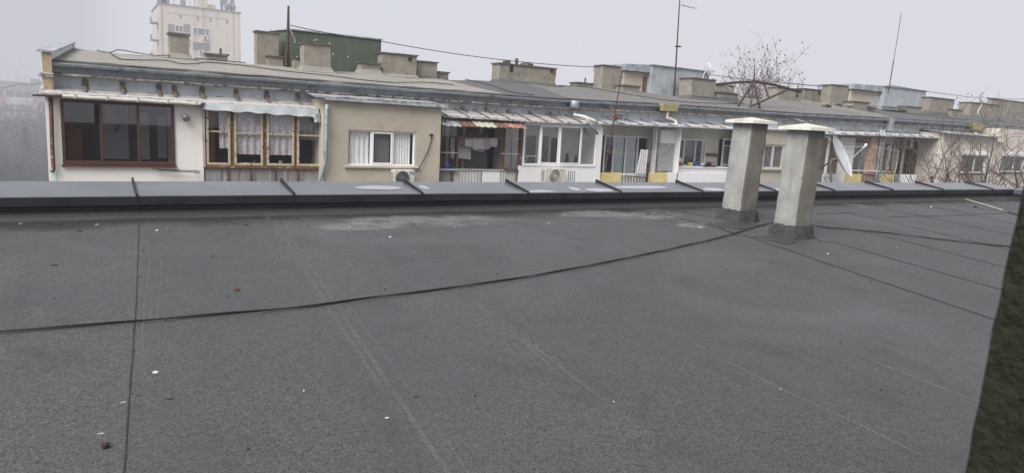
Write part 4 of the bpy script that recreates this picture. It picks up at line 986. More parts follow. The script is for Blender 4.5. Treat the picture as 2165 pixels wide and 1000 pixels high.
# ---- sections 6 and 7: open white loggias
Z6 = at(1320,365.5,22).z
def panelrun(lst, y=22.0, b=bA, top=365.5):
    for (l, r_, mt, th) in lst:
        x0, x1 = at(l,376,y).x, at(r_,376,y).x; mb = MB(); mb.box(x0+.005,x1-.005,y,y+th,LOW+.1,at((l+r_)/2,top,y).z); part('parapet_panel', mb, G[mt], b, bevel=.008)
panelrun([(1265,1313,'yellow',.06),(1370,1411,'yellow',.06),(1412,1537,'panel_white',.08)])
def railing(l, r_, y, top, b, mat='white_pvc', n=9):
    x0, x1 = at(l,376,y).x, at(r_,376,y).x; z = at((l+r_)/2,top,y).z; mb = MB()
    mb.bar((x0,y+.03,z-.02),(x1,y+.03,z-.02),.035); mb.bar((x0,y+.03,z-.85),(x1,y+.03,z-.85),.03)
    for i in range(n+1): x = x0+(x1-x0)*i/n; mb.bar((x,y+.03,z-.9),(x,y+.03,z-.03),.016)
    part('railing', mb, G[mat], b)
railing(1314,1369,22.0,367,bA)
def inwin(b, l, r_, t_, bt, mull, frame='white_pvc', y=None, curt=(), bars=(), back='dark', name='window', gl='glass', fw=.06):
    y = y or YI-.28; x0, x1, z0, z1 = rect(l, r_, t_, bt, y)
    return window(b, x0, x1, z0, z1, y, mull, fw, .06, bars, frame, gl, .06, name, curtains=curt, back=None) and part('window_back', MB().box(x0+.03,x1-.03,YI-.012,YI-.006,z0+.03,z1-.03), G[back], b)
inwin(bA, 1277, 1374, 288, 372, (.20,.46,.72), curt=[(.22,.44,'curtain_b',.02,.98,5),(.48,.70,'curtain_b',.02,.98,4)] if 'curtain_b' in G else [(.22,.44,'grey_pane',.02,.98,5),(.48,.70,'grey_pane',.02,.98,4)], name='balcony_door')
inwin(bA, 1422, 1492, 294, 351, (.34,.68), curt=[(.36,.66,'lilac',.35,.98,3)] if 'lilac' in G else ())
inwin(bA, 1527, 1560, 294, 366, (), bars=[(0,.24),(0,.80)], name='balcony_door', curt=[(.1,.9,'grey_pane',.25,.8,3)])
# partition with peeling print
x0, x1, z0, z1 = rect(1394, 1424, 277, 318, 22.3)
x1 = at(1425,318,22.3).x; x0 = at(1395,318,22.3).x
mb = MB(); mb.box(x0,x1,22.28,22.33,at(1410,304,22.3).z+.01,at(1410,276,22.3).z); part('partition_panel', mb, G['panel_white'], bA)
mb = MB(); mb.box(x0-.06,x1-.05,22.26,22.32,at(1410,362,22.3).z,at(1410,303,22.3).z); part('partition_panel', mb, G['graffiti'], bA, label='partition panel with dark peeling print')
mb = MB(); mb.box(x1,x1+.05,22.0,YI-.12,Z6-.6,1.9); mb.box(at(1378,320,22.6).x,at(1380,320,22.6).x+.03,22.4,22.6,Z6-.4,1.85); part('partition_post', mb, G['white_pvc'], bA)
a = at(1386,290,22.7); mb = MB(); mb.tube([(a.x+.12,22.7,1.35),(a.x+.05,22.68,1.25),(a.x,22.66,1.1),(a.x-.12,22.66,-.6)],.05,8); part('drainpipe', mb, G['cream'], bA, smooth=True)
mb = MB(); a = at(1369,344,21.95); mb.bar((a.x+.02,21.92,a.z),(a.x-.0,21.92,-.6),.07); mb.bar((at(1322,370,21.9).x,21.9,Z6-.12),(a.x,21.9,Z6-.2),.03); part('railing_post', mb, G['rust_dark'], bA)
x0, x1, z0, z1 = rect(1346, 1370, 317, 368, 21.92); mb = MB()
mb.sheet((x0,21.94,z0),(x1-.05,21.94,z0),(x1,21.94,z1),(x0+.18,21.94,z1+.01), 24, 8, lambda u,v,p:(0,.035*math.sin(u*26)*(1.1-v*.5),.01*math.sin(u*9)))
single('laundry_item', mb, G['towel_w'], 'long white cloth draped over the railing between yellow panels', 'laundry', smooth=True)
t = thing('clothes_line', 'sagging clothes lines in front of the white glazed balcony door', 'clothes line', (at(1340,320,22).x,22,.8))
for k in range(3):
    a, c = at(1268+6*k,308+3*k,21.95), at(1416,306+2*k,22.2); mb = MB()
    mb.tube([a.lerp(c,f)+Vector((0,0,-.30*4*f*(1-f)-.05*k)) for f in [i/12 for i in range(13)]],.006,4); part('line', mb, G['offwhite'], t)
# kitchen things on the second open loggia
ZK = at(1500,352,22.6).z
mb = MB(); a, c = at(1418,360,22.5).x, at(1540,360,22.5).x; mb.box(a,c,22.35,22.75,ZK-.06,ZK); mb.box(a,c,22.4,22.75,LOW,ZK-.06); part('counter', mb, G['panel_white'], bA)
def pot(px, py, prof, mat, name, label, cat, y=22.5, extra=None):
    p = at(px,py,y); mb = MB(); mb.tube([(p.x,y,ZK+h) for h, r_ in prof],[r_ for h, r_ in prof],14)
    if extra: extra(mb, p)
    return single(name, mb, G[mat] if isinstance(mat,str) else mat, label, cat, smooth=True)
pot(1459,352,[(0,.10),(.02,.11),(.15,.12),(.17,.12),(.171,.09)],'yellow_pl','yellow_pot','yellow pot on the kitchen counter of the open white loggia','pot')
pot(1469,351,[(0,.10),(.02,.11),(.17,.13),(.2,.135),(.201,.1)],'blue','blue_bucket','blue bucket beside the yellow pot in the open white loggia','bucket',22.62)
pot(1485,352,[(0,.08),(.02,.09),(.12,.09),(.14,.10),(.141,.06)],'white_pvc','white_pan','white enamel pan between blue bucket and red saucepan','pan')
pot(1498,354,[(.06,.10),(.07,.12),(.17,.12),(.18,.125),(.20,.06),(.22,.02)],'red','red_saucepan','dark red saucepan with handle on the small cooker','saucepan',22.5,lambda mb,p: mb.bar((p.x+.1,22.5,ZK+.16),(p.x+.34,22.48,ZK+.2),.03))
p = at(1494,356,22.5); mb = MB(); mb.box(p.x-.36,p.x+.42,22.33,22.68,ZK+.002,ZK+.055); mb.tube([(p.x-.14,22.5,ZK+.055),(p.x-.14,22.5,ZK+.066)],.10,14)
single('cooker', mb, G['black'], 'flat black two ring cooker on the open loggia counter', 'cooker')
p = at(1437,350,22.5); t = thing('basket', 'wooden box with white crockery left on the loggia counter', 'basket', (p.x,22.5,ZK))
mb = MB(); mb.box(p.x-.1,p.x+.1,22.42,22.58,ZK,ZK+.16); part('box', mb, G['orange_wood'], t)
mb = MB(); mb.rock((p.x-.03,22.5,ZK+.25),.12,(1,1,.9),2); mb.rock((p.x+.08,22.48,ZK+.22),.07,(1,1,.9),5); part('crockery', mb, G['offwhite'], t)
x0, x1, z0, z1 = rect(1494, 1520, 325, 330, YI-.15); mb = MB(); mb.box(x0,x1,YI-.2,YI,z0,z1); part('wall_shelf', mb, G['rust'], bA)

# ---- second beige projecting room between the near chimneys
xa, xb = at(1597,320,21.6).x, at(1661,320,21.6).x
x0, x1, z0, z1 = rect(1615, 1659, 306, 358, 21.6); x1 = min(x1, xb-.08)
mb = MB(); zt_ = 2.05
mb.box(xa,xb,21.6,21.8,-14,z0); mb.box(xa,x0,21.6005,21.8,z0,zt_); mb.box(x1,xb,21.6005,21.8,z0,zt_); mb.box(x0,x1,21.6005,21.8,z1,zt_); mb.box(xa+.001,xa+.2,21.8,22.85,-14,zt_); mb.box(xb-.2,xb-.001,21.8,22.85,-14,zt_)
part('projecting_room', mb, G['beige'], bA)
mb = MB(); mb.sheet((xa-.2,21.45,zt_+.01),(xb+.2,21.45,zt_+.01),(xb+.2,22.87,zt_+.3),(xa-.2,22.87,zt_+.3),12,3); mb.sheet((xa-.2,21.45,zt_-.03),(xb+.2,21.45,zt_-.03),(xb+.2,21.45,zt_+.01),(xa-.2,21.45,zt_+.01),12,1); part('room_roof', mb, G['tin'], bA)
window(bA, x0, x1, z0, z1, 21.64, (.48,), .09, .12, (), 'wood_white', 'glass', .06, 'window', back='dark', curtains=[(.05,.95,'grey_pane',.0,1,6)]) if 'wood_white' in G else window(bA, x0, x1, z0, z1, 21.64, (.48,), .09, .12, (), 'sheet_white', 'glass', .06, 'window', back='dark', curtains=[(.05,.95,'grey_pane',.0,1,6)])
mb = MB(); mb.box(x0-.1,x1+.1,21.52,21.66,z0-.07,z0-.01); part('window_sill', mb, G['conc'], bA)

# ---- section 8: loggia behind the satellite dish
panelrun([(1740,1786,'panel_white',.06),(1787,1822,'yellow',.06),(1856,1878,'yellow',.06)], top=368)
railing(1823,1855,22.0,369,bA,'rust_dark',7)
mb = MB(); mb.box(at(1664,320,YI-.04).x,at(1860,320,YI-.04).x,YI-.04,YI-.015,LOW,2.1); part('loggia_back_wall', mb, G['pink'], bA)
inwin(bA, 1795, 1843, 303, 372, (.5,), curt=[(.03,.48,'grey_pane',0,1,6)], name='balcony_door')
x0, x1, z0, z1 = rect(1772, 1803, 291, 368, 22.3); mb = MB(); mb.box(x0,x1,22.25,22.3,z0,z1); part('partition_panel', mb, G['grey_white_wall'], bA)
mb = MB(); x = at(1750,320,22.2).x; mb.box(x-.05,x+.05,22.15,22.25,LOW,1.9); part('partition_post', mb, G['white_pvc'], bA)
x0, x1 = at(1838,340,22.05).x, at(1853,340,22.05).x; mb = MB(); mb.box(x0,x1,22.05,22.3,LOW,1.85+dz(x0)); part('bare_pier', mb, M('bare_brick_pier', C_(196,168,156), .1, 3, .95, stain=C_(156,110,96), stain_amt=(.54,.64), stain_scale=4.5, bump=.6), bA)
mb = MB()
for px in (1858,1864): x = at(px,330,21.95).x; mb.tube([(x,22.0,2.1+dz(x)),(x,21.95,1.8),(x,21.95,-13)],.07,8)
part('downpipe', mb, G['gutter'], bA, label='pair of grey downpipes at the junction', smooth=True)
# ---- right block
mb = MB(); mb.box(XE+.05,at(1962,330,YI-.04).x,YI-.04,YI-.015,LOW,2.1); part('loggia_back_wall', mb, G['cream'], bB)
panelrun([(1880,1890,'yellow',.06),(1891,1903,'sheet_grey',.06),(1904,1937,'panel_white',.06),(1938,1968,'pink',.06)], top=369, b=bB)
inwin(bB, 1872, 1900, 306, 362, (.5,), frame='brown_frame', name='window')
x0, x1, z0, z1 = rect(1899, 1950, 307, 375, YI-.2); mb = MB(); mb.box(x0,x1,YI-.25,YI-.18,z0,z1); d_ = part('inner_room', mb, G['dark'], bB)
x0, x1, z0, z1 = rect(1918, 1944, 309, 375, YI-.3); mb = MB(); mb.box(x0,x0+.12,YI-.33,YI-.26,z0,z1); mb.box(x1-.12,x1,YI-.33,YI-.26,z0,z1); mb.box(x0+.3,x1-.3,YI-.31,YI-.255,z0,z1); part('inner_door', mb, G['brown_frame'], bB)
mb = MB()
for px in (1898,1912): x = at(px,320,22.2).x; mb.box(x-.06,x+.06,22.2,22.3,LOW,2.0)
part('loggia_post', mb, G['conc'], bB)
t = thing('drying_rack', 'thin metal clothes frame fixed outside the loggias right of the satellite dish', 'rack', (at(1850,366,21.6).x,21.8,.3))
a, c = at(1800,361,21.5), at(1893,364,21.5); mb = MB(); mb.bar(a,c,.025); mb.bar(a+Vector((0,.5,0)),c+Vector((0,.5,0)),.025); mb.bar(c,c+Vector((.1,0,1.1)),.02); mb.bar(c+Vector((0,.5,0)),c+Vector((.1,.5,1.1)),.02); mb.bar(c+Vector((.1,0,1.1)),c+Vector((-2.2,.1,1.3)),.02); part('frame', mb, G['offwhite'], t)
mb = MB()
for k in range(4): mb.tube([a+Vector((0,.1+.1*k,.01)),c+Vector((0,.1+.1*k,.01))],.006,4)
part('line', mb, G['offwhite'], t)
for (l, r_, wl, wr, wt, wb, zt2, lab) in ((1990,2104,2033,2084,328,366,2.12,'cream'),(2106,2190,2116,2165,330,364,2.55,'cream')):
    yb = 21.5 if l < 2050 else 21.7
    xa, xb = at(l,330,yb).x, at(r_,330,yb).x; x0, x1, z0, z1 = rect(wl, wr, wt, wb, yb); zt2 += dz(xa)
    mb = MB(); mb.box(xa,xb,yb,yb+.2,-14,z0); mb.box(xa,x0,yb+.0005,yb+.2,z0,zt2); mb.box(x1,xb,yb+.0005,yb+.2,z0,zt2); mb.box(x0,x1,yb+.0005,yb+.2,z1,zt2); mb.box(xa+.001,xa+.2,yb+.2,22.85,-14,zt2); mb.box(xb-.2,xb-.001,yb+.2,22.85,-14,zt2)
    part('projecting_room', mb, G['cream'], bB)
    window(bB, x0, x1, z0, z1, yb+.05, (.56,) if l < 2050 else (.6,), .07, .08, (), 'white_pvc', 'glass', .07, 'window', back='dark', curtains=[(.03,.58,'green_curtain',0,1,5)] if l > 2050 else ())
    mb = MB(); mb.box(x0-.03,x1+.03,yb-.14,yb+.02,z1-.02,z1+.20); part('shutter_box', mb, G['white_pvc'], bB, bevel=.02)
    mb = MB()
    for k in range(9): mb.box(x0-.02, x1+.02, yb-.1+.03*k*0, yb+.04, z0-.05, z0-.01)
    part('window_sill', mb, G['white_pvc'], bB)
    if l < 2050:
        mb = MB(); mb.sheet((xa-.3,yb-.35,zt2-.02),(xb+.1,yb-.3,zt2-.05),(xb,22.86,zt2+.14),(xa-.1,22.86,zt2+.14), 30, 4, lambda u,v,p:(0,0,.02*math.sin(u*16)*(1-v))); mb.sheet((xa-.3,yb-.35,zt2-.06),(xb+.1,yb-.3,zt2-.09),(xb+.1,yb-.3,zt2-.05),(xa-.3,yb-.35,zt2-.02),30,1); part('room_roof', mb, G['apron'], bB)
p = at(2063,275,22.6); mb = MB(); mb.hexa([(p.x-.5,22.45,2.42),(p.x+.5,22.45,2.42),(p.x+.5,22.68,2.42),(p.x-.5,22.68,2.42)],[(p.x-.9,22.4,2.80),(p.x+.8,22.4,2.80),(p.x+.8,22.7,2.80),(p.x-.9,22.7,2.80)]); mb.v = [v+Vector((0,0,dz(p.x)-.02)) for v in mb.v]
part('hopper', mb, G['hopper'], bB, label='mossy yellow rainwater hopper')
a, c = at(2062,282,22.5), at(2120,302,21.5); mb = MB(); mb.tube([(a.x,22.6,a.z),(a.x+.8,22.3,a.z-.25),(c.x,21.5,c.z)],.09,8); part('rain_pipe', mb, G['offwhite'], bB, smooth=True)

# ------------------------------------------------------------------ chimneys and cabins on the far roofs
def stack(l, r, t, b, label, y=None, depth=None, cap=.035, ov=.06, flash=True, mat='conc', par=None, extra=None, brick=False, drop=0):
    """l, r, t, b as measured; when y is not given the foot is found where the measured line of sight meets the roof."""
    mx = (l+r)/2
    if y is None:
        y = YR0+.4
        while y < 28.1:
            p = at(mx, b, y)
            if roofz(p.x, y)-drop >= p.z: break
            y += .05
    x0, x1, _, z1 = rect(l, r, t, b, y); dp = depth or min(.9, max(.45, (x1-x0)*.6)); par = par or rA
    zb = min(roofz(x0,y),roofz(x0,y+dp))-drop
    mb = MB(); 
    n = 6; mb.sheet((x0,y,zb-.1),(x1,y,zb-.1),(x1,y,z1),(x0,y,z1),n,n,lambda u,v,p:(0,.01*noise.noise(p*3),0))
    mb.box(x0,x1,y+.012,y+dp,zb-.12,z1-.001)
    ch = part('chimney', mb, G[mat], par, label=label)
    mb = MB(); N = 10
    mb.sheet((x0-ov,y-ov,z1),(x1+ov,y-ov,z1),(x1+ov,y+dp+ov,z1),(x0-ov,y+dp+ov,z1),N,3)
    mb.sheet((x0-ov,y-ov,z1+cap),(x1+ov,y-ov,z1+cap),(x1+ov,y+dp+ov,z1+cap),(x0-ov,y+dp+ov,z1+cap),N,3,lambda u,v,p:(0,0,.012*noise.noise(p*5)))
    mb.sheet((x0-ov,y-ov,z1),(x1+ov,y-ov,z1),(x1+ov,y-ov,z1+cap),(x0-ov,y-ov,z1+cap),N,1,lambda u,v,p:(0,.012*noise.noise(p*6),.012*noise.noise(p*5)))
    mb.sheet((x0-ov,y-ov,z1),(x0-ov,y+dp+ov,z1),(x0-ov,y+dp+ov,z1+cap),(x0-ov,y-ov,z1+cap),3,1)
    mb.sheet((x1+ov,y-ov,z1),(x1+ov,y+dp+ov,z1),(x1+ov,y+dp+ov,z1+cap),(x1+ov,y-ov,z1+cap),3,1)
    part('chimney_cap', mb, G['conc_cap'], par)
    if flash:
        w = x1-x0; e = .16+.1*min(1,w); mb = MB()
        bt = [(x0-e,y-e*1.2),(x1+e,y-e*1.2),(x1+e,y+dp+e),(x0-e,y+dp+e)]; tp = [(x0-.02,y-.02),(x1+.02,y-.02),(x1+.02,y+dp),(x0-.02,y+dp)]
        B = [Vector((a,c,roofz(a,c)-drop+.01)) for a,c in bt]; T = [Vector((a,c,zb+.19)) for a,c in tp]
        for k in range(4): mb.sheet(B[k],B[(k+1)%4],T[(k+1)%4],T[k],6,5,lambda u,v,p:(0,0,-.09*math.sin(v*math.pi)*(1 if True else 0)))
        part('chimney_flashing', mb, G['roof_b'] if x0 > 12 else G['roof_a'], par, smooth=True)
    if extra: extra(x0, x1, y, z1+cap, dp, par)
    return (x0, x1, y, z1, dp)
def stub(fr, h, w=.07, mat='conc_cap'):
    def f(x0,x1,y,z,dp,par):
        x = x0+(x1-x0)*fr; mb = MB(); mb.box(x-w/2,x+w/2,y+dp*.4,y+dp*.4+w,z-.01,z+h); part('vent_stub', mb, G[mat], par)
    return f
def holes(lst, more=None):
    def f(x0,x1,y,z,dp,par):
        for (a, b_, c, d) in lst:
            mb = MB(); W_ = x1-x0; mb.box(x0+W_*a,x0+W_*b_,y-.022,y-.012,z-.035-(d),z-.035-(c)); part('vent_opening', mb, G['dark'], par)
        if more: more(x0,x1,y,z,dp,par)
    return f
stack(359,400,75,121,'chimney with dark cap leftmost on the far roof', cap=.07, ov=.05)
stack(437,481,117,135,'low chimney with a short stub behind the leftmost chimney', y=29.2, extra=stub(.72,.22,.08), cap=.05)
stack(643,699,95,152,'square beige chimney in front of the green roof cabin', cap=.04)
stack(763,804,135,158,'low chimney in front of the right end of the green roof cabin', cap=.04)
stack(622,644,124,142,'low chimney half hidden behind the square beige chimney', y=27.6, cap=.03, flash=False)
stack(566,599,121,137,'low chimney at the left foot of the green roof cabin', y=28.4, cap=.04, flash=False)
stack(809,881,116,161,'broad chimney with a small dark opening right of the green cabin', cap=.04, extra=holes([(.74,.84,.08,.22)]))
stack(883,924,132,168,'brick edged chimney right of the broad chimney', y=28.6, mat='conc', cap=.04)
stack(915,948,154,170,'low flat chimney at the end of the brown felt', y=28.9, cap=.05)
def letters(x0,x1,y,z,dp,par):
    W_ = x1-x0
    for k,(tx,f,dzz,s) in enumerate((('M',.30,.42,.27),('A',.405,.42,.27),('\u0413',.50,.42,.25),('X',.645,.47,.27),('K',.775,.50,.27),('B',.855,.54,.27),('b',.925,.54,.25))):
        part('lettering', text_mb(tx, s, (x0+W_*f, y-.022, z-dzz), (1,0,0), (.06,0,1), .004, .75), G['letter'], par)
G['letter'] = M('scratched_letter', C_(172,158,126), .15, 20, .95, bump=0)
def lchim(x0,x1,y,z,dp,par):
    letters(x0,x1,y,z,dp,par)
    mb = MB(); x = x0+(x1-x0)*.335; mb.box(x-.055,x+.055,y+.2,y+.31,z-.01,z+.28); part('vent_stub', mb, G['conc_cap'], par)
    mb = MB(); mb.box(x1-.16,x1+.004,y-.02,y-.006,z-.32,z-.06); part('brick_patch', mb, G['brick'], par)
    for k,(f,w,sc,lb) in enumerate(((.17,.2,(1,.8,.62),'grey lump of stone left on the chimney with scratched letters'),(.53,.25,(1.2,.8,.36),'flat grey stone right on the chimney with scratched letters'))):
        mb = MB(); mb.rock((x0+(x1-x0)*f,y+.3,z+w*sc[2]*.55),w,sc,k+4,8); single('stone', mb, G['conc_cap'], lb, 'stone')
stack(1056,1175,141,178,'long chimney with scratched letters and stones on its cap', cap=.05, ov=.05, extra=holes([(.17,.225,.05,.32),(.90,.945,.05,.20)],lchim), depth=.7)
stack(1220,1254,177,192,'low chimney with a stub between the lettered chimney and the zinc cabin', y=28.6, cap=.04, extra=stub(.68,.25,.06), flash=False)
stack(1463,1512,168,212,'square beige chimney in front of the zinc clad cabin', cap=.03)
stack(1418,1458,187,203,'low chimney between zinc cabin and square beige chimney', y=28.0, cap=.04, flash=False)
stack(1514,1552,181,206,'beige chimney behind the square one beside the leafy tree', y=29.0, cap=.03, flash=False)
stack(1519,1560,198,216,'low flat chimney left of the rusty iron frame', cap=.05, flash=True)
stack(1647,1697,188,214,'wide chimney seen behind the rusty iron frame', y=29.2, cap=.03, flash=False)
stack(1700,1739,190,214,'chimney with a vent hole right of the rusty iron frame', y=29.6, cap=.03, extra=holes([(.75,.88,.1,.25)]), flash=False)
stack(1318,1352,183,197,'low chimney before the beige end of the zinc cabin', y=27.2, cap=.05, flash=False)
stack(1804,1838,217,230,'low chimney before the second zinc cabin', y=27.2, cap=.05, flash=False)
def bstack(*a, **k): return stack(*a, par=rB, drop=DB, **k)
bstack(1966,2016,209,244,'beige chimney with a broken brick top on the right block', cap=.04)
bstack(1956,1972,212,238,'chimney half hidden left of the broken topped chimney', y=27.8, cap=.03, flash=False)
bstack(1917,1948,227,239,'low chimney before the end of the second zinc cabin', y=26.8, cap=.04, flash=False)
bstack(2013,2034,233,246,'low chimney right of the broken topped chimney', y=26.5, cap=.04, flash=False)
bstack(2052,2110,220,248,'wide beige chimney with a small hole below the white dish', cap=.03, extra=holes([(.70,.74,.14,.22)]), flash=False)
bstack(2095,2130,211,250,'tall grey chimney behind the wide beige one at far right', y=28.0, cap=.03, flash=False)
bstack(2132,2200,217,252,'dark grey roof block at the far right edge', y=28.3, cap=.02, flash=False, depth=2)
# tall chimneys attached to cabins
stack(543,589,70,137,'tall beige chimney at the left end of the green roof cabin', y=28.6, cap=.05, ov=.05, flash=False)
stack(1274,1318,141,194,'tall beige chimney at the left end of the zinc clad cabin', y=27.9, cap=.04, ov=.05, flash=False, depth=.7)
stack(1757,1797,182,224,'tall beige chimney left of the second zinc cabin', y=27.9, cap=.04, ov=.05, flash=False, depth=.7)

def ring(ps, zb, zt, m=None):
    return [Vector((p[0],p[1],zb)) for p in ps], [Vector((p[0],p[1],zt)) for p in ps]
# green cabin
yc = 28.7; a, c = at(613,64,yc), at(806,86,yc); zb = 2.9; zt_ = a.z
a0 = at(588,75,yc+1.6)
mb = MB(); P = [(a.x,yc),(c.x,yc),(c.x,yc+2.4),(a0.x,yc+2.4),(a.x-.45,yc+1.2)]
mb.hexa(*ring(P, zb, zt_)); cab = part('roof_cabin', mb, G['green_cabin'], bA, label='dark green roof cabin with pale edge strip')
mb = MB(); P2 = [(a.x-.05,yc-.05),(c.x+.05,yc-.05),(c.x+.05,yc+2.45),(a0.x-.05,yc+2.45),(a.x-.5,yc+1.2)]; mb.hexa(*ring(P2, zt_+.001, zt_+.05)); part('edge_strip', mb, G['tin'], cab)
mb = MB(); r = random.Random(8)
for i in range(14):
    x, z = r.uniform(a.x+.2,c.x-.2), r.uniform(zb+.7,zt_-.25); mb.rock((x,yc-.004,z),.025,(1,.3,1),i,4)
part('plaster_spot', mb, G['panel_white'], cab)
# zinc clad cabins
def zinc(xl, xm, xr, yb, zt_, base, label, par, door, dmat, dx):
    mb = MB(); mb.box(xl,xm,yb+.35,yb+2.6,base,zt_-.38); cab = part('roof_cabin', mb, G['beige'], par, label=label)
    mb = MB(); mb.box(xm,xr,yb,yb+2.7,base,zt_)
    n = max(3,int((xr-xm)/.85))
    for i in range(1,n): x = xm+(xr-xm)*i/n; mb.box(x-.012,x+.012,yb-.03,yb,base,zt_)
    part('zinc_cladding', mb, G['tin_blue'], cab)
    mb = MB(); mb.hexa([(xl-.12,yb+.1,zt_-.36),(xm,yb+.1,zt_-.36),(xm,yb+2.7,zt_-.36),(xl-.12,yb+2.7,zt_-.36)],[(xl-.12,yb+.1,zt_-.06),(xm,yb+.1,zt_+.02),(xm,yb+2.7,zt_+.02),(xl-.12,yb+2.7,zt_-.06)])
    mb.hexa([(xm-.05,yb-.08,zt_+.001),(xr+.08,yb-.08,zt_+.001),(xr+.08,yb+2.8,zt_+.001),(xm-.05,yb+2.8,zt_+.001)],[(xm-.05,yb-.08,zt_+.05),(xr+.08,yb-.08,zt_-.0+.03),(xr+.08,yb+2.8,zt_+.03),(xm-.05,yb+2.8,zt_+.05)])
    part('zinc_roof', mb, G['tin'], cab)
    mb = MB(); mb.box(dx[0],dx[1],yb+.30,yb+.345,base,dx[2]); part('door', mb, G[dmat], cab, label=door)
yb = 27.4
l, m_, r_ = at(1320,170,yb+.3).x, at(1377,165,yb).x, at(1499,165,yb).x
zinc(l, m_, r_, yb, at(1400,141,yb).z, 3.0, 'zinc clad roof cabin with beige wall and brown door', bA, 'rusty brown cabin door', 'rust', (at(1360,175,yb+.3).x, at(1376,175,yb+.3).x, at(1368,163,yb+.3).z))
l, m_, r_ = at(1800,205,yb+.3).x, at(1868,205,yb).x, at(1957,205,yb).x
zinc(l, m_, r_, yb, at(1880,184,yb).z, 3.0, 'second zinc clad roof cabin with pale blue door', bA, 'pale blue grey cabin door', 'tin_blue', (at(1848,214,yb+.3).x, at(1866,214,yb+.3).x, at(1857,204,yb+.3).z))
p = at(1905,229,26.9); mb = MB(); mb.box(at(1872,229,26.8).x, at(1916,229,26.8).x, 26.6, 27.3, roofz(p.x,26.8)+.12, roofz(p.x,26.8)+.17); part('roof_flashing', mb, G['tin_roof'], bB)
# loose stones along the end kerb of the left block
for k,(px,py,w) in enumerate(((1742,213,.35),(1760,222,.5),(1790,226,.28),(1835,231,.4))):
    p = at(px,py,26.5); mb = MB(); mb.rock((p.x,26.3,roofz(p.x,26.3)+.12),w*.6,(1.6,1,.5),k+20,7); single('stone', mb, G['conc_cap' if k%2 else 'conc'], ('pale rubble leftmost by the tall chimney of the second zinc cabin','grey rubble heap beside the tall chimney of the second zinc cabin','pale stone in front of the second zinc cabin','grey slab on the roof end kerb')[k], 'stone')

# ------------------------------------------------------------------ masts, aerials, frame, dishes, wires
def ppost(px0, py0, px1, py1, y0, y1, r0, r1, n=8, wob=0):
    a, c = at(px0,py0,y0), at(px1,py1,y1)
    return a, c, [a.lerp(c,i/n)+Vector((wob*noise.noise(Vector((i*.7,1,px0))),0,0)) for i in range(n+1)]
def yagi(mb, c, axis, els, L, elen, r=.012):
    axis = Vector(axis).normalized(); s = axis.cross(Vector((0,0,1))).normalized()
    mb.tube([c-axis*L/2, c+axis*L/2], r*1.2, 5)
    for i in range(els):
        p = c+axis*(L*(i/(els-1)-.5)); k = elen*(1-.35*i/(els-1)); mb.tube([p-s*k/2, p+s*k/2], r, 4)
a, c, pts = ppost(608,136,610,13,28.0,28.0,.05,.04)
t = thing('mast', 'rusty pipe mast standing before the green roof cabin', 'mast', a)
mb = MB(); mb.tube([Vector((a.x,28,roofz(a.x,28)-.1))]+pts,[.075]+[.075-.035*(i/8) for i in range(9)],8); part('pole', mb, G['rust_dark'], t, smooth=True)
p = at(613,62,27.95); mb = MB(); mb.tube([p,p+Vector((.12,-.02,-.25)),p+Vector((.2,0,-.4)),p+Vector((.16,0,-.5))],.012,5); part('loose_wire', mb, G['offwhite'], t)
mb = MB(); mb.bar((a.x-.09,27.9,3.0),(a.x-.09,27.9,4.0),.05); part('stay', mb, G['rust'], t)
a, c, pts = ppost(1426,190,1438,-14,26.9,26.9,.04,.03)
t = thing('aerial_mast', 'tall thin aerial mast with a top antenna before the zinc cabin', 'mast', a)
mb = MB(); mb.tube([Vector((a.x,26.9,roofz(a.x,26.9)-.1))]+pts,[.05]+[.045-.02*(i/8) for i in range(9)],7); part('pole', mb, G['rust_dark'], t, smooth=True)
mb = MB(); yagi(mb, at(1455,15,26.9), (1,.1,0), 4, 1.05, .35); part('antenna', mb, G['grey_metal'], t)
p = at(1434,99,26.9); mb = MB(); mb.tube([p+Vector((math.cos(q)*.14,math.sin(q)*.14,0)) for q in [2*math.pi*i/12 for i in range(13)]],.025,5); mb.bar(p+Vector((-.22,0,0)),p+Vector((.05,0,.02)),.03); part('collar', mb, G['rust_dark'], t)
a, c, pts = ppost(1880,186,1906,29,27.3,27.3,.03,.015)
t = thing('whip_antenna', 'long leaning whip antenna on the second zinc cabin', 'antenna', a)
mb = MB(); mb.tube([a-Vector((.05,0,.3))]+pts[:4],.035,6); part('base_tube', mb, G['rust_dark'], t)
mb = MB(); mb.tube(pts[3:],.018,5); part('whip', mb, G['rust_dark'], t)
# slim rusty mast in front of the loggias
a, c = at(1279,364,21.65), at(1315,152,21.65)
t = thing('aerial_mast', 'slim leaning rusty mast with comb aerial in front of the loggias', 'mast', a)
mb = MB(); mb.tube([a.lerp(c,i/6) for i in range(7)],[.032-.014*i/6 for i in range(7)],6); part('pole', mb, G['rust_dark'], t)
mb = MB(); q_ = a.lerp(c,.93); yagi(mb, q_+Vector((-.1,0,-.05)), (.85,.25,.42), 8, 1.0, .55, .009); part('antenna', mb, G['grey_metal'], t)
mb = MB(); p = at(1304,248,21.75); mb.rock(p,.14,(1.5,1,.7),3,7,.6); mb.tube([p+Vector((-.75,0,.0)),p,p+Vector((.5,.1,.1))],.02,5); mb.bar(p,p+Vector((.1,.5,.4)),.05); part('clamp', mb, G['rust'], t)
mb = MB(); mb.bar(a,a+Vector((0,.4,0)),.03); part('foot', mb, G['rust_dark'], t)
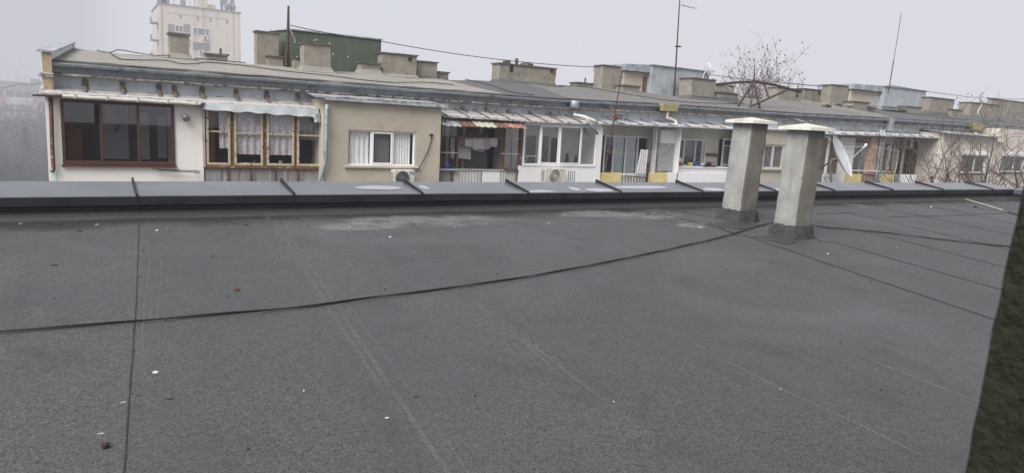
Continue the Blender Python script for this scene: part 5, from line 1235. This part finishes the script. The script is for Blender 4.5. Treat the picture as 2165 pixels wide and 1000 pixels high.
# rusty iron frame on the roof
yf = 24.6
A_ = lambda px, py, y=yf: at(px, py, y)
ap = A_(1594,173); t = thing('iron_frame', 'rusty tripod frame with long arms standing on the far roof', 'frame', (ap.x, yf, roofz(ap.x,yf)))
mb = MB(); l = A_(1515,179); r_ = A_(1692,195); mb.tube([l,A_(1555,175),ap,A_(1630,178),A_(1660,186),r_],.065,8); part('arm', mb, G['rust_dark'], t, smooth=True)
def legto(px, y):
    p = at(px, 200, y); return Vector((p.x, y, roofz(p.x, y)))
for px, y in ((1563,24.0),(1589,23.5),(1610,23.6)):
    mb = MB(); mb.bar(ap, legto(px,y), .085); part('leg', mb, G['rust_dark'], t)
mb = MB(); mb.bar(A_(1666,190),legto(1592,23.5)+Vector((0,0,.1)),.07); mb.bar(A_(1616,179),A_(1625,207,24.2),.06); part('brace', mb, G['rust_dark'], t)
mb = MB(); mb.tube([ap,A_(1596,138)],[.05,.015],6); part('spike', mb, G['rust_dark'], t)
mb = MB(); h_ = A_(1686,194); mb.tube([h_+Vector((0,0,.3)),h_,h_+Vector((0,0,-.18))],.03,6); mb.rock(h_+Vector((0,0,-.22)),.09,(1.2,1,.8),2); part('hook', mb, G['rust_dark'], t)
# dishes
def dish(c, nrm, r, depth, mat, mb=None):
    mb = mb or MB(); d = Vector(nrm).normalized(); u = d.cross(Vector((0,0,1))).normalized(); v = u.cross(d); n, k = 32, 7
    vs = [c-d*depth]
    for j in range(1,k+1):
        f = j/k
        for i in range(n): q = 2*math.pi*i/n; vs.append(c-d*depth*(1-f*f)+(u*math.cos(q)+v*math.sin(q))*r*f)
    fs = [(0,1+i,1+(i+1)%n) for i in range(n)]+[(1+(j-1)*n+i,1+j*n+i,1+j*n+(i+1)%n,1+(j-1)*n+(i+1)%n) for j in range(1,k) for i in range(n)]
    o = len(vs); vs2 = [p-d*.02 for p in vs]; fs2 = [tuple(i+o for i in f) for f in fs]
    fs3 = [(1+(k-1)*n+i,1+(k-1)*n+(i+1)%n,o+1+(k-1)*n+(i+1)%n,o+1+(k-1)*n+i) for i in range(n)]
    mb.add(vs+vs2, fs+fs2+fs3); return mb
yd = 20.9; top, bot = at(1761,295,yd), at(1803,363,yd); cc = (top+bot)/2
t = thing('satellite_dish', 'large white satellite dish on a pole at a balcony right of the near chimneys', 'satellite dish', (cc.x-.35, 21.4, .0))
ax = (top-bot).normalized(); vw = (cc-EYE).normalized(); nrm = vw.cross(ax).normalized()*.955-vw*.30; nrm = (nrm-ax*nrm.dot(ax)).normalized()
R_ = (top-bot).length/2*.90
part('reflector', dish(cc, nrm, R_, R_*.22, 'dish'), G['dish'], t, smooth=True)
f0 = at(1803,322,yd); f0 = cc+nrm*R_*.95+Vector((0,0,.05))
mb = MB()
for q in (top*.75+bot*.25, bot*.7+top*.3, cc+nrm.cross(ax)*R_*.6): mb.tube([q,f0],.016,5)
part('feed_arm', mb, G['grey_metal'], t)
mb = MB(); mb.tube([f0-nrm*.12,f0+nrm*.06],.035,8); mb.rock(f0+nrm*.02+Vector((0,0,.06)),.055,(1,1,1.2),1); part('receiver', mb, G['white_pvc'], t)
b0 = cc-nrm*R_*.25
pb = at(1762,385,21.3); mb = MB(); mb.tube([b0,b0-nrm*.15,Vector((b0.x-.1,21.35,b0.z-.12)),Vector((b0.x-.15,21.35,b0.z-.3)),Vector((pb.x,21.35,-.8))],[.05,.06,.055,.055,.055],8); part('pole', mb, G['grey_metal'], t)
mb = MB(); mb.bar(b0,b0-nrm*.25+Vector((0,0,.12)),.09); mb.bar(b0-ax*.3,b0-nrm*.2,.04); mb.bar(b0-nrm*.2,Vector((at(1742,360,21.8).x,22.0,at(1742,358,21.8).z)),.05); part('mount', mb, G['rust_dark'], t)
mb = MB()
for k in range(5): mb.bar((pb.x-1.3+.3*k,21.5,-.1 if k%2 else -.55),(pb.x-1.0+.3*k,21.5,-.55 if k%2 else -.1),.025)
mb.bar((pb.x-1.4,21.5,-.08),(pb.x+.1,21.5,-.08),.03); mb.bar((pb.x-1.4,21.5,-.57),(pb.x+.1,21.5,-.57),.03); part('truss', mb, G['grey_metal'], t)
def smalldish(px, py, y, r, nrm, label, foot):
    c = at(px,py,y); t = thing('satellite_dish', label, 'satellite dish', c)
    part('reflector', dish(c, nrm, r, r*.2, 'dish'), G['dish'], t, smooth=True)
    mb = MB(); b = c-Vector(nrm).normalized()*r*.25; mb.tube([b]+[Vector(f) for f in foot(c)],.03,6); part('arm', mb, G['offwhite'], t)
    mb = MB(); f0 = c+Vector(nrm).normalized()*r*.9+Vector((0,0,-.1)); mb.tube([c-Vector((0,0,r*.9)),f0],.015,5); mb.rock(f0,.05,(1,1,1),1); part('receiver', mb, G['grey_metal'], t)
smalldish(1497,148,27.3,.36,(.93,-.32,.15),'small white dish seen edge on at the right end of the zinc cabin',lambda c:[c+Vector((-.3,0,-.3)),c+Vector((-.35,0,-.7))])
smalldish(2080,207,26.6,.36,(-.2,-.93,.3),'pale satellite dish on a curved arm above the wide chimney at far right',lambda c:[c+Vector((.0,.05,-.45)),c+Vector((-.5,0,-.95)),c+Vector((-1.1,-.3,-1.2))])

def wire(P, r, name, label, sag=0, n=10, mat='cable', cat='wire'):
    out = []
    for a, c in zip(P, P[1:]):
        for i in range(n): f = i/n; out.append(a.lerp(c,f)+Vector((0,0,-sag*4*f*(1-f))))
    out.append(P[-1]); mb = MB(); mb.tube(out, r, 5); return single(name, mb, G[mat], label, cat)
yw = 28.2
wire([at(613,54,yw),at(806,88,yw),at(1060,127,yw),at(1274,143,yw),at(1499,158,yw),at(1640,173,yw),at(1756,184,yw)], .016, 'overhead_wire', 'long overhead wire running from the rusty mast past the roof cabins', .05)
wire([at(1640,173,29),at(1760,182,29),at(1875,186,28)], .012, 'overhead_wire', 'overhead wire crossing behind the second zinc cabin', .05)
wire([at(1880,180,27),at(2030,203,26.5),at(2075,206,26.5),at(2165,210,26.5),at(2260,216,26.5)], .018, 'overhead_wire', 'overhead wire from the whip antenna to the far right edge', .05)
wire([at(1500,160,26),at(1600,222,24.5),at(1702,258,22.2),at(1800,325,21.2)], .012, 'guy_wire', 'slack wire slanting down behind the near chimneys to the large dish', .02, mat='offwhite')
wire([deep(-60,190,95),deep(40,178,95),deep(97,171,95)], .05, 'overhead_wire', 'distant wire crossing the foggy school at the left', .3)
def roofwire(pts, label, r=.016):
    P = []
    for px, py in pts:
        y = YR0
        while y < 28:
            p = at(px, py, y)
            if roofz(p.x, y)+.03 >= p.z: break
            y += .05
        P.append(Vector((p.x, y, roofz(p.x, y)+.05 if y < 28 else p.z)))
    out = []
    for i in range(len(P)-1):
        p0, p1, p2, p3 = P[max(0,i-1)], P[i], P[i+1], P[min(len(P)-1,i+2)]
        for k in range(6):
            f = k/6; out.append(.5*((2*p1)+(p2-p0)*f+(2*p0-5*p1+4*p2-p3)*f*f+(3*p1-p0-3*p2+p3)*f**3))
    out.append(P[-1]); mb = MB(); mb.tube(out, r, 5); return single('roof_cable', mb, G['cable'], label, 'cable', smooth=True)
roofwire([(205,107),(232,113),(252,106),(290,112),(330,119),(358,117)], 'looped black cable lying left on the brown felt roof')
roofwire([(232,113),(245,122),(262,128),(300,129),(352,130),(385,137),(410,137),(440,134),(520,141),(600,152),(700,162),(760,170),(830,176),(900,176),(960,181)], 'long black cable trailing over the brown felt roof')
roofwire([(412,128),(420,124),(440,128),(470,130),(520,133)], 'short black cable right of the leftmost chimney')
roofwire([(985,168),(1040,182),(1080,196),(1130,203)], 'thin cable on the dark felt below the lettered chimney')
roofwire([(1180,182),(1240,186),(1300,196),(1400,212),(1480,219),(1560,221)], 'thin cable on the grey felt before the zinc cabin')
roofwire([(1880,236),(1960,246),(2040,254),(2120,258)], 'thin cable on the dark felt of the right block')

# ------------------------------------------------------------------ trees
def tree(name, label, base, height, spread, seed, trunk_r, limbs, levels, leafn=0, leaf=.05, up=.5, group=None, first=.35, kids=(5,5,4), ratio=.62, mats=('bark','twig','leaf_brown'), lean=None, sides=5, limb_r=None):
    r = random.Random(seed); t = thing(name, label, 'tree', base, group); T, Cn, Lf = MB(), MB(), MB()
    def grow(p, d, L, rad, lev):
        n = 5 if lev < 3 else 3; pts = [p]; q = p; dd = d.normalized()
        for i in range(n):
            dd = (dd+Vector((r.gauss(0,.13),r.gauss(0,.13),r.gauss(0,.08)+.05*up))).normalized(); q = q+dd*L/n; pts.append(q)
        (T if lev <= 1 else Cn).tube(pts, [rad*(1-.62*i/n) for i in range(n+1)], sides if lev < 2 else 3, cap=False)
        if lev < levels:
            for k in range(kids[min(lev,len(kids)-1)]):
                f = .25+.75*(k+r.random())/kids[min(lev,len(kids)-1)]; i = min(n-1,int(f*n)); bp = pts[i].lerp(pts[i+1], f*n-i)
                ax = Vector((r.gauss(0,1),r.gauss(0,1),r.gauss(0,.6)+up)).normalized(); nd = (dd*.75+ax*.75).normalized()
                grow(bp, nd, L*ratio*r.uniform(.7,1.15), max(.008, rad*(1-.5*f)*.56), lev+1)
        elif leafn:
            for k in range(leafn):
                if r.random() < .4: continue
                lp = pts[r.randint(1,n)]; u = Vector((r.gauss(0,1),r.gauss(0,1),r.gauss(0,1))).normalized()*leaf*r.uniform(.6,1.3); v = u.cross(Vector((r.gauss(0,1),r.gauss(0,1),r.gauss(0,1)))).normalized()*leaf*.6
                Lf.add([lp,lp+u*.6+v,lp+u*1.6,lp+u*.6-v],[(0,1,2,3)])
    top = Vector(base)+Vector((0,0,height*first))
    T.tube([Vector(base), Vector(base).lerp(top,.5)+Vector((r.gauss(0,.1),r.gauss(0,.1),0)), top], [trunk_r, trunk_r*.8, trunk_r*.65], 8)
    for k in range(limbs):
        a = 2*math.pi*(k+r.random()*.6)/limbs; d = Vector((math.cos(a)*spread, math.sin(a)*spread, 1))+(Vector(lean) if lean else Vector())
        grow(top-Vector((0,0,r.random()*height*.05)), d, height*(1-first)*r.uniform(.75,1.0), limb_r or trunk_r*.45, 1)
    part('trunk', T, G[mats[0]], t, smooth=True); part('crown', Cn, G[mats[1]], t)
    if leafn: part('leaves', Lf, G[mats[2]], t)
    return t
GZ = -14.0
c = at(2075,330,16.5)
tree('bare_tree', 'bare branching tree between the roofs in front of the right block', (c.x, 16.5, GZ), 15.7, .55, 21, .22, 10, 4, 1, .04, .2, first=.66, kids=(5,7,5,4), ratio=.55, limb_r=.085, lean=(-.22,0,0))
c = at(2150,330,16.0)
tree('bare_tree', 'bare twiggy tree at the right edge behind the parapet', (c.x, 16.0, GZ), 15.9, .5, 5, .2, 9, 4, 0, .04, .2, first=.66, kids=(5,6,5,4), ratio=.55, limb_r=.09)
c = at(1598,200,44.0)
tree('leafy_tree', 'sparse tree with a few dry brown leaves behind the rusty iron frame', (c.x, 44, GZ), (at(1596,120,44).z-GZ)*.92, .24, 9, .3, 14, 4, 1, .12, .6, first=.68, kids=(6,7,5,4), ratio=.5, limb_r=.07)
c = at(2012,230,44.0)
tree('leafy_tree', 'twiggy treetop with dark leaves behind the broken topped chimney', (c.x, 44, GZ), (at(2012,184,44).z-GZ)*.88, .2, 13, .25, 6, 3, 2, .16, .9, first=.68, kids=(4,5,4), ratio=.5, limb_r=.05)

def conifer(label, px, ptop, D, seed, w):
    tp = deep(px, ptop, D); base = Vector((tp.x, tp.y, GZ)); h = tp.z-GZ; r = random.Random(seed)
    t = thing('fir_tree', label, 'tree', base, 'fir trees in the fog at the left'); T, N = MB(), MB()
    T.tube([base, base+Vector((0,0,h*.98))],[.25,.03],7)
    nl = 34
    for j in range(nl):
        f = j/nl; z = h*(.06+.93*f); rr = w*(1-f)**.85+.12
        for k in range(int(9+8*(1-f))):
            a = r.uniform(0,6.283); L = rr*r.uniform(.6,1.12); d = Vector((math.cos(a),math.sin(a),-.28-.2*r.random())); p0 = base+Vector((0,0,z+r.uniform(-.15,.15))); s = Vector((-math.sin(a),math.cos(a),0))
            for q in range(5):
                f0 = .15+.85*q/5; wq = .30*(1-.5*f0)*(.6+.7*r.random()); p = p0+d*L*f0; e = d*L*.3
                N.add([p-s*wq+Vector((0,0,-.1*r.random())),p+e*.5+Vector((0,0,.05)),p+s*wq+Vector((0,0,-.1*r.random())),p+e+Vector((0,0,-.12))],[(0,1,3),(1,2,3)])
    part('trunk', T, G['bark'], t); part('crown', N, G['needle'], t)
conifer('tall fir tree in the fog left of the block', 52, 262, 92, 1, 3.0)
conifer('shorter fir tree in the fog close to the block corner', 76, 290, 98, 2, 3.0)
conifer('fir tree in the fog near the left edge', 4, 285, 106, 3, 2.6)
conifer('fir tree rising behind the two nearer firs', 30, 272, 116, 4, 2.8)
conifer('broad fir behind the block corner in the fog', 92, 262, 108, 6, 2.8)
for k,(px,pt,D,lb) in enumerate(((20,240,105,'bare tree in the fog below the school at left'),(86,236,100,'bare tree in the fog beside the block corner'),(48,160,215,'bare round treetop in the fog behind the school roof'))):
    tp = deep(px, pt, D); tree('bare_tree', lb, (tp.x,tp.y,GZ), tp.z-GZ, .5, 30+k, .3, 8, 4, 0, .05, .4, first=.35, kids=(4,6,5,4), ratio=.55, limb_r=.12, sides=4)
# hedge like thicket nobody could count
mb = MB(); r = random.Random(17)
for i in range(26000):
    D = 76+56*r.random(); p = deep(r.uniform(-80,150), 300, D); z = GZ+r.random()**1.3*(6.5+max(0,(D-72))*.13+4.5*noise.noise(Vector((p.x*.16,p.y*.05,0))))
    u = Vector((r.gauss(0,1),r.gauss(0,1),r.gauss(0,1.2)))*.36; v = Vector((r.gauss(0,1),r.gauss(0,1),r.gauss(0,1)))*.28
    b = Vector((p.x,p.y,max(GZ,z))); mb.add([b-u,b+v,b+u],[(0,1,2)])
single('wood', mb, G['needle'], 'dark wood reading as one mass in the fog at the lower left', 'wood', kind='stuff')
# a pale car parked down there
def car(px, py, D, label, col, rz):
    p = deep(px, py, D); p.z = GZ; t = thing('parked_car', label, 'car', p); Rm = Matrix.Rotation(rz, 3, 'Z')
    def tr(mb): mb.v = [p+Rm@v for v in mb.v]; return mb
    mb = MB(); prof = [(-2.1,.35),(-2.1,.8),(-1.5,.95),(-.9,1.42),(.7,1.45),(1.4,.95),(2.05,.85),(2.1,.35)]
    mb.add([(x,-.85,z) for x,z in prof]+[(x,.85,z) for x,z in prof],[tuple(range(8)),tuple(range(15,7,-1))]+[(i,(i+1)%8,8+(i+1)%8,8+i) for i in range(8)])
    part('body', tr(mb), G[col], t, bevel=.06)
    mb = MB(); mb.add([(x,y,z) for y in (-.86,.86) for x,z in ((-1.3,.98),(-.85,1.36),(.62,1.38),(1.15,.98))],[(0,1,2,3),(4,5,6,7)]); part('window', tr(mb), G['dark'], t)
    for x in (-1.35,1.35):
        for y in (-.8,.8):
            mb = MB(); mb.tube([(x,y-.1,.33),(x,y+.1,.33)],.33,14); part('wheel', tr(mb), G['black'], t)
car(33, 381, 128, 'pale parked car far below in the fog at the left', 'white_pvc', .3)

# ------------------------------------------------------------------ tower block in the fog
YT = 138.0
tl, tr_ = at(336,9,YT), at(508,32,YT)
x0, x1, zt_ = tl.x, tr_.x, tl.z
tw = thing('tower_block', 'pale high rise with aerials on its roof, faded by fog', 'building', ((x0+x1)/2, YT+7, GZ))
mb = MB(); mb.box(x0,x1,YT,YT+13,GZ,zt_); part('wall', mb, G['tower'], tw)
mb = MB()
for px in (344,430,494): x = at(px,80,YT).x; mb.box(x-.04,x+.04,YT-.03,YT+.0,GZ,zt_-.02)
mb.box(x0+1.0,x1-2,YT-.03,YT,zt_-1.32,zt_-1.26); part('facade_joint', mb, G['tower_grey'], tw)
mb = MB(); mb.box(x0-.15,x1+.15,YT-.15,YT+13.1,zt_+.002,zt_+.22); part('roof_edge', mb, G['tower_grey'], tw)
def twin(l, r_, t_, b_, mull, fr, sh=None):
    a, c, z0, z1 = rect(l, r_, t_, b_, YT); mb = MB(); f = .09
    mb.box(a,c,YT-.09,YT-.01,z1-f,z1); mb.box(a,c,YT-.09,YT-.01,z0,z0+f); mb.box(a,a+f,YT-.09,YT-.01,z0+f,z1-f); mb.box(c-f,c,YT-.09,YT-.01,z0+f,z1-f)
    for m_ in mull: x = a+(c-a)*m_; mb.box(x-f/2,x+f/2,YT-.09,YT-.01,z0+f,z1-f)
    w = part('window', mb, G[fr], tw); g = MB(); g.add([(a+f,YT-.05,z0+f),(c-f,YT-.05,z0+f),(c-f,YT-.05,z1-f),(a+f,YT-.05,z1-f)],[(0,1,2,3)]); part('pane', g, G['grey_pane'], w)
for dy in (0, 31, 62, 93):
    twin(370,387,54+dy,69+dy,(.5,),'white_pvc'); twin(408,443,60+dy,76+dy,(.27,.74),'white_pvc' if dy != 31 else 'tower_grey')
    for (l, r_) in ((355,369),(388,402)):
        a, c, z0, z1 = rect(l, r_, 52+dy, 69+dy, YT); mb = MB(); mb.box(a,c,YT-.05,YT-.012,z0,z1); part('grey_panel', mb, G['tower_grey'], tw)
for px, py in ((381.5,35),(418.5,40),(445,43),(480,46.5)):
    a, c, z0, z1 = rect(px-2.2, px+2.2, py-3.2, py+3.8, YT); mb = MB(); mb.box(a,c,YT-.03,YT-.012,z0,z1); part('vent_opening', mb, G['tower_grey'], tw)
for px, py in ((435,80),(426,111)):
    a, c, z0, z1 = rect(px-5,px+5,py-4,py+4,YT-.5); t = thing('air_conditioner', 'tiny white air conditioner on the foggy tower, %s' % ('upper of two' if py == 80 else 'lower of two'), 'air conditioner', ((a+c)/2,YT-.3,z0), 'air conditioners on the tower')
    mb = MB(); mb.box(a,c,YT-.5,YT-.15,z0,z1); part('casing', mb, G['white_pvc'], t, bevel=.03); mb = MB(); mb.disc(((a+c)/2-.05,YT-.51,(z0+z1)/2),(0,-1,0),.28,16); part('fan_grille', mb, G['grey_pane'], t)
    mb = MB(); mb.box(a+.1,c-.1,YT-.3,YT-.0,z0-.12,z0-.02); part('bracket', mb, G['grey_metal'], t)
for k in range(7):
    mb = MB(); z = zt_-3.0-2.9*k; mb.box(x0-1.1,x0,YT+1.5,YT+4.5,z,z+.15); mb.box(x0-1.1,x0-1.02,YT+1.5,YT+4.5,z+.15,z+1.0); part('balcony', mb, G['tower_grey'], tw)
mb = MB(); x = x1+.25; mb.tube([(x,YT+1,GZ),(x,YT+1,zt_-8.5)],.09,6)
for z in (zt_-9,zt_-12.2,zt_-16): mb.box(x+.1,x+.75,YT+.6,YT+1.2,z-.9,z-.1)
part('side_duct', mb, G['tower_grey'], tw)
r = random.Random(4)
mb = MB(); a, c = at(415,10,YT+5).x, at(437,10,YT+5).x; mb.box(a,c,YT+4,YT+8,zt_,zt_+3.6); a2 = at(456,20,YT+5).x; mb.box(c,a2,YT+5,YT+8,zt_,zt_+1.6); part('lift_house', mb, G['tower'], tw)
for k,(px,h,w) in enumerate(((339,1.1,.5),(346,.9,.4),(351,1.0,.5),(386,1.1,.35))):
    x = at(px,8,YT+2).x; mb = MB(); mb.box(x-w,x+w,YT+1.5,YT+2.2,zt_+.2,zt_+.2+h); part('roof_plant', mb, G['tower_grey'], tw)
for k,(px,h,rr) in enumerate(((368,4.6,.05),(392,4.8,.06),(402,4.8,.04),(412,4.6,.05),(469,4.4,.22),(477,4.4,.10),(489,4.8,.28),(495,4.8,.08),(350,2,.04))):
    x = at(px,20,YT+2).x; mb = MB(); mb.tube([(x,YT+2,zt_),(x,YT+2,zt_+h)],rr,6)
    if rr > .09: mb.box(x-.3,x+.3,YT+1.6,YT+1.8,zt_+1.2,zt_+3.2)
    if px in (489,477): mb.rock((x+.2,YT+1.7,zt_+1.1),.5,(1,1,1.2),k)
    part('aerial', mb, G['grey_metal'], tw)

# ------------------------------------------------------------------ school building in the fog
YS = 184.0
xl, xr = -48.0, at(135,205,YS).x; zt_ = at(50,174,YS).z
sc = thing('school_building', 'long low building with white and orange bands deep in the fog', 'building', ((xl+xr)/2, YS+6, GZ))
mb = MB(); mb.box(xl,xr,YS,YS+14,GZ,zt_); mb.box(at(64,172,YS+4).x,at(84,172,YS+4).x,YS+4,YS+8,zt_,zt_+.9); part('wall', mb, G['school'], sc)
for k in range(4):
    za, zb_ = zt_-2.0-3.0*k, zt_-3.2-3.0*k
    zc = zb_-1.5
    mb = MB(); mb.box(at(12,205,YS).x,at(70,205,YS).x,YS-.08,YS-.01,zc,zb_-.02); part('white_band', mb, G['school_white'], sc)
    mb = MB(); mb.box(xl,at(8,205,YS).x,YS-.08,YS-.01,zc,zb_-.02); part('orange_band', mb, G['school_orange'], sc)
    mb = MB(); mb.box(at(76,205,YS).x,xr,YS-.08,YS-.01,zc,zb_-.02); part('red_band', mb, G['school_red'], sc)
    for (l, r_) in ((-60,8),(12,70),(76,130)):
        a, c = at(l,205,YS).x, at(r_,205,YS).x; mb = MB(); n = max(3,int((c-a)/1.3))
        for i in range(n+1): x = a+(c-a)*i/n; mb.box(x-.06,x+.06,YS-.06,YS-.005,zb_,za)
        w = part('window', mb, G['school_white'], sc); g = MB(); g.box(a,c,YS-.03,YS-.01,zb_,za); part('pane', g, G['dark'], w)
mb = MB(); z = at(50,232,YS-4).z; mb.box(at(5,232,YS-5).x,at(60,232,YS-5).x,YS-5,YS-.1,z,z+.4); part('canopy', mb, G['school'], sc)

# ------------------------------------------------------------------ ground, fog, light
mb = MB(); mb.sheet((-1050,-1050,GZ-.02),(1050,-1050,GZ-.02),(1050,1050,GZ-.02),(-1050,1050,GZ-.02),8,8)
single('ground', mb, G['ground'], 'foggy ground far below', 'ground', kind='structure', loc=(0,0,GZ))
FOG = .0011; FCOL = (.685,.692,.745)
def fogmat(name, FOG, FCOL):
  fm = bpy.data.materials.new(name); fm.use_nodes = True; nt = fm.node_tree; nt.nodes.clear()
  out = nt.nodes.new('ShaderNodeOutputMaterial'); ab = nt.nodes.new('ShaderNodeVolumeAbsorption'); em = nt.nodes.new('ShaderNodeEmission'); ad = nt.nodes.new('ShaderNodeAddShader')
  ab.inputs['Color'].default_value = (0,0,0,1); ab.inputs['Density'].default_value = FOG
  em.inputs['Color'].default_value = FCOL+(1,); em.inputs['Strength'].default_value = FOG
  nt.links.new(ab.outputs[0], ad.inputs[0]); nt.links.new(em.outputs[0], ad.inputs[1]); nt.links.new(ad.outputs[0], out.inputs['Volume']); return fm
mb = MB(); mb.box(-1100,1100,-1100,1100,GZ-2,160)
single('fog', mb, fogmat('fog', FOG, FCOL), 'grey winter fog filling the air', 'fog', kind='structure', loc=(0,0,0))
mb = MB(); mb.box(-1000,1000,62,1000,GZ-1.5,140)
single('fog_bank', mb, fogmat('far_fog', .0034, (.71,.716,.775)), 'pale fog thickening beyond the apartment block', 'fog', kind='structure', loc=(0,62,0))
mb = MB(); mb.box(-420,6,58,640,GZ-1,70)
single('fog_bank', mb, fogmat('thick_fog', .0024, (.36,.36,.41)), 'thicker grey fog bank hanging at the left beyond the block', 'fog', kind='structure', loc=(0,58,0))
# our own building below the near roof
mb = MB(); mb.box(PX0+.1,PXC+.6,-4.9,8.46,GZ,-.62)
single('near_building', mb, G['beige'], 'plain lower walls of the building under the near roof', 'building')

w = bpy.data.worlds.new('World'); SC.world = w; w.use_nodes = True; nt = w.node_tree
sky = nt.nodes.new('ShaderNodeTexSky'); sky.sky_type = 'NISHITA'; sky.sun_disc = False
SUN_EL, SUN_AZ = 50, 242
sky.sun_elevation = math.radians(SUN_EL); sky.sun_rotation = math.radians(SUN_AZ); sky.air_density = 1; sky.dust_density = 4; sky.ozone_density = 1
hs = nt.nodes.new('ShaderNodeHueSaturation'); hs.inputs['Saturation'].default_value = .12
bg = nt.nodes['Background']; bg.inputs['Strength'].default_value = .15
nt.links.new(sky.outputs[0], hs.inputs['Color']); nt.links.new(hs.outputs[0], bg.inputs['Color'])
sl = bpy.data.lights.new('sun', 'SUN'); sl.energy = 4.9; sl.angle = math.radians(42); sl.color = (1, .955, .90)
so = bpy.data.objects.new('sun', sl); COL.objects.link(so)
az, el = math.radians(SUN_AZ), math.radians(SUN_EL)
dv = Vector((math.sin(az)*math.cos(el), math.cos(az)*math.cos(el), math.sin(el)))
so.rotation_euler = dv.to_track_quat('Z', 'Y').to_euler(); so.location = (-10, -10, 30)

SC.render.engine = 'CYCLES'
SC.cycles.use_denoising = True; SC.cycles.max_bounces = 8; SC.cycles.transparent_max_bounces = 16; SC.cycles.volume_bounces = 0; SC.cycles.sample_clamp_indirect = 6
SC.view_settings.view_transform = 'Standard'; SC.view_settings.look = 'None'; SC.view_settings.exposure = 0; SC.view_settings.gamma = 1
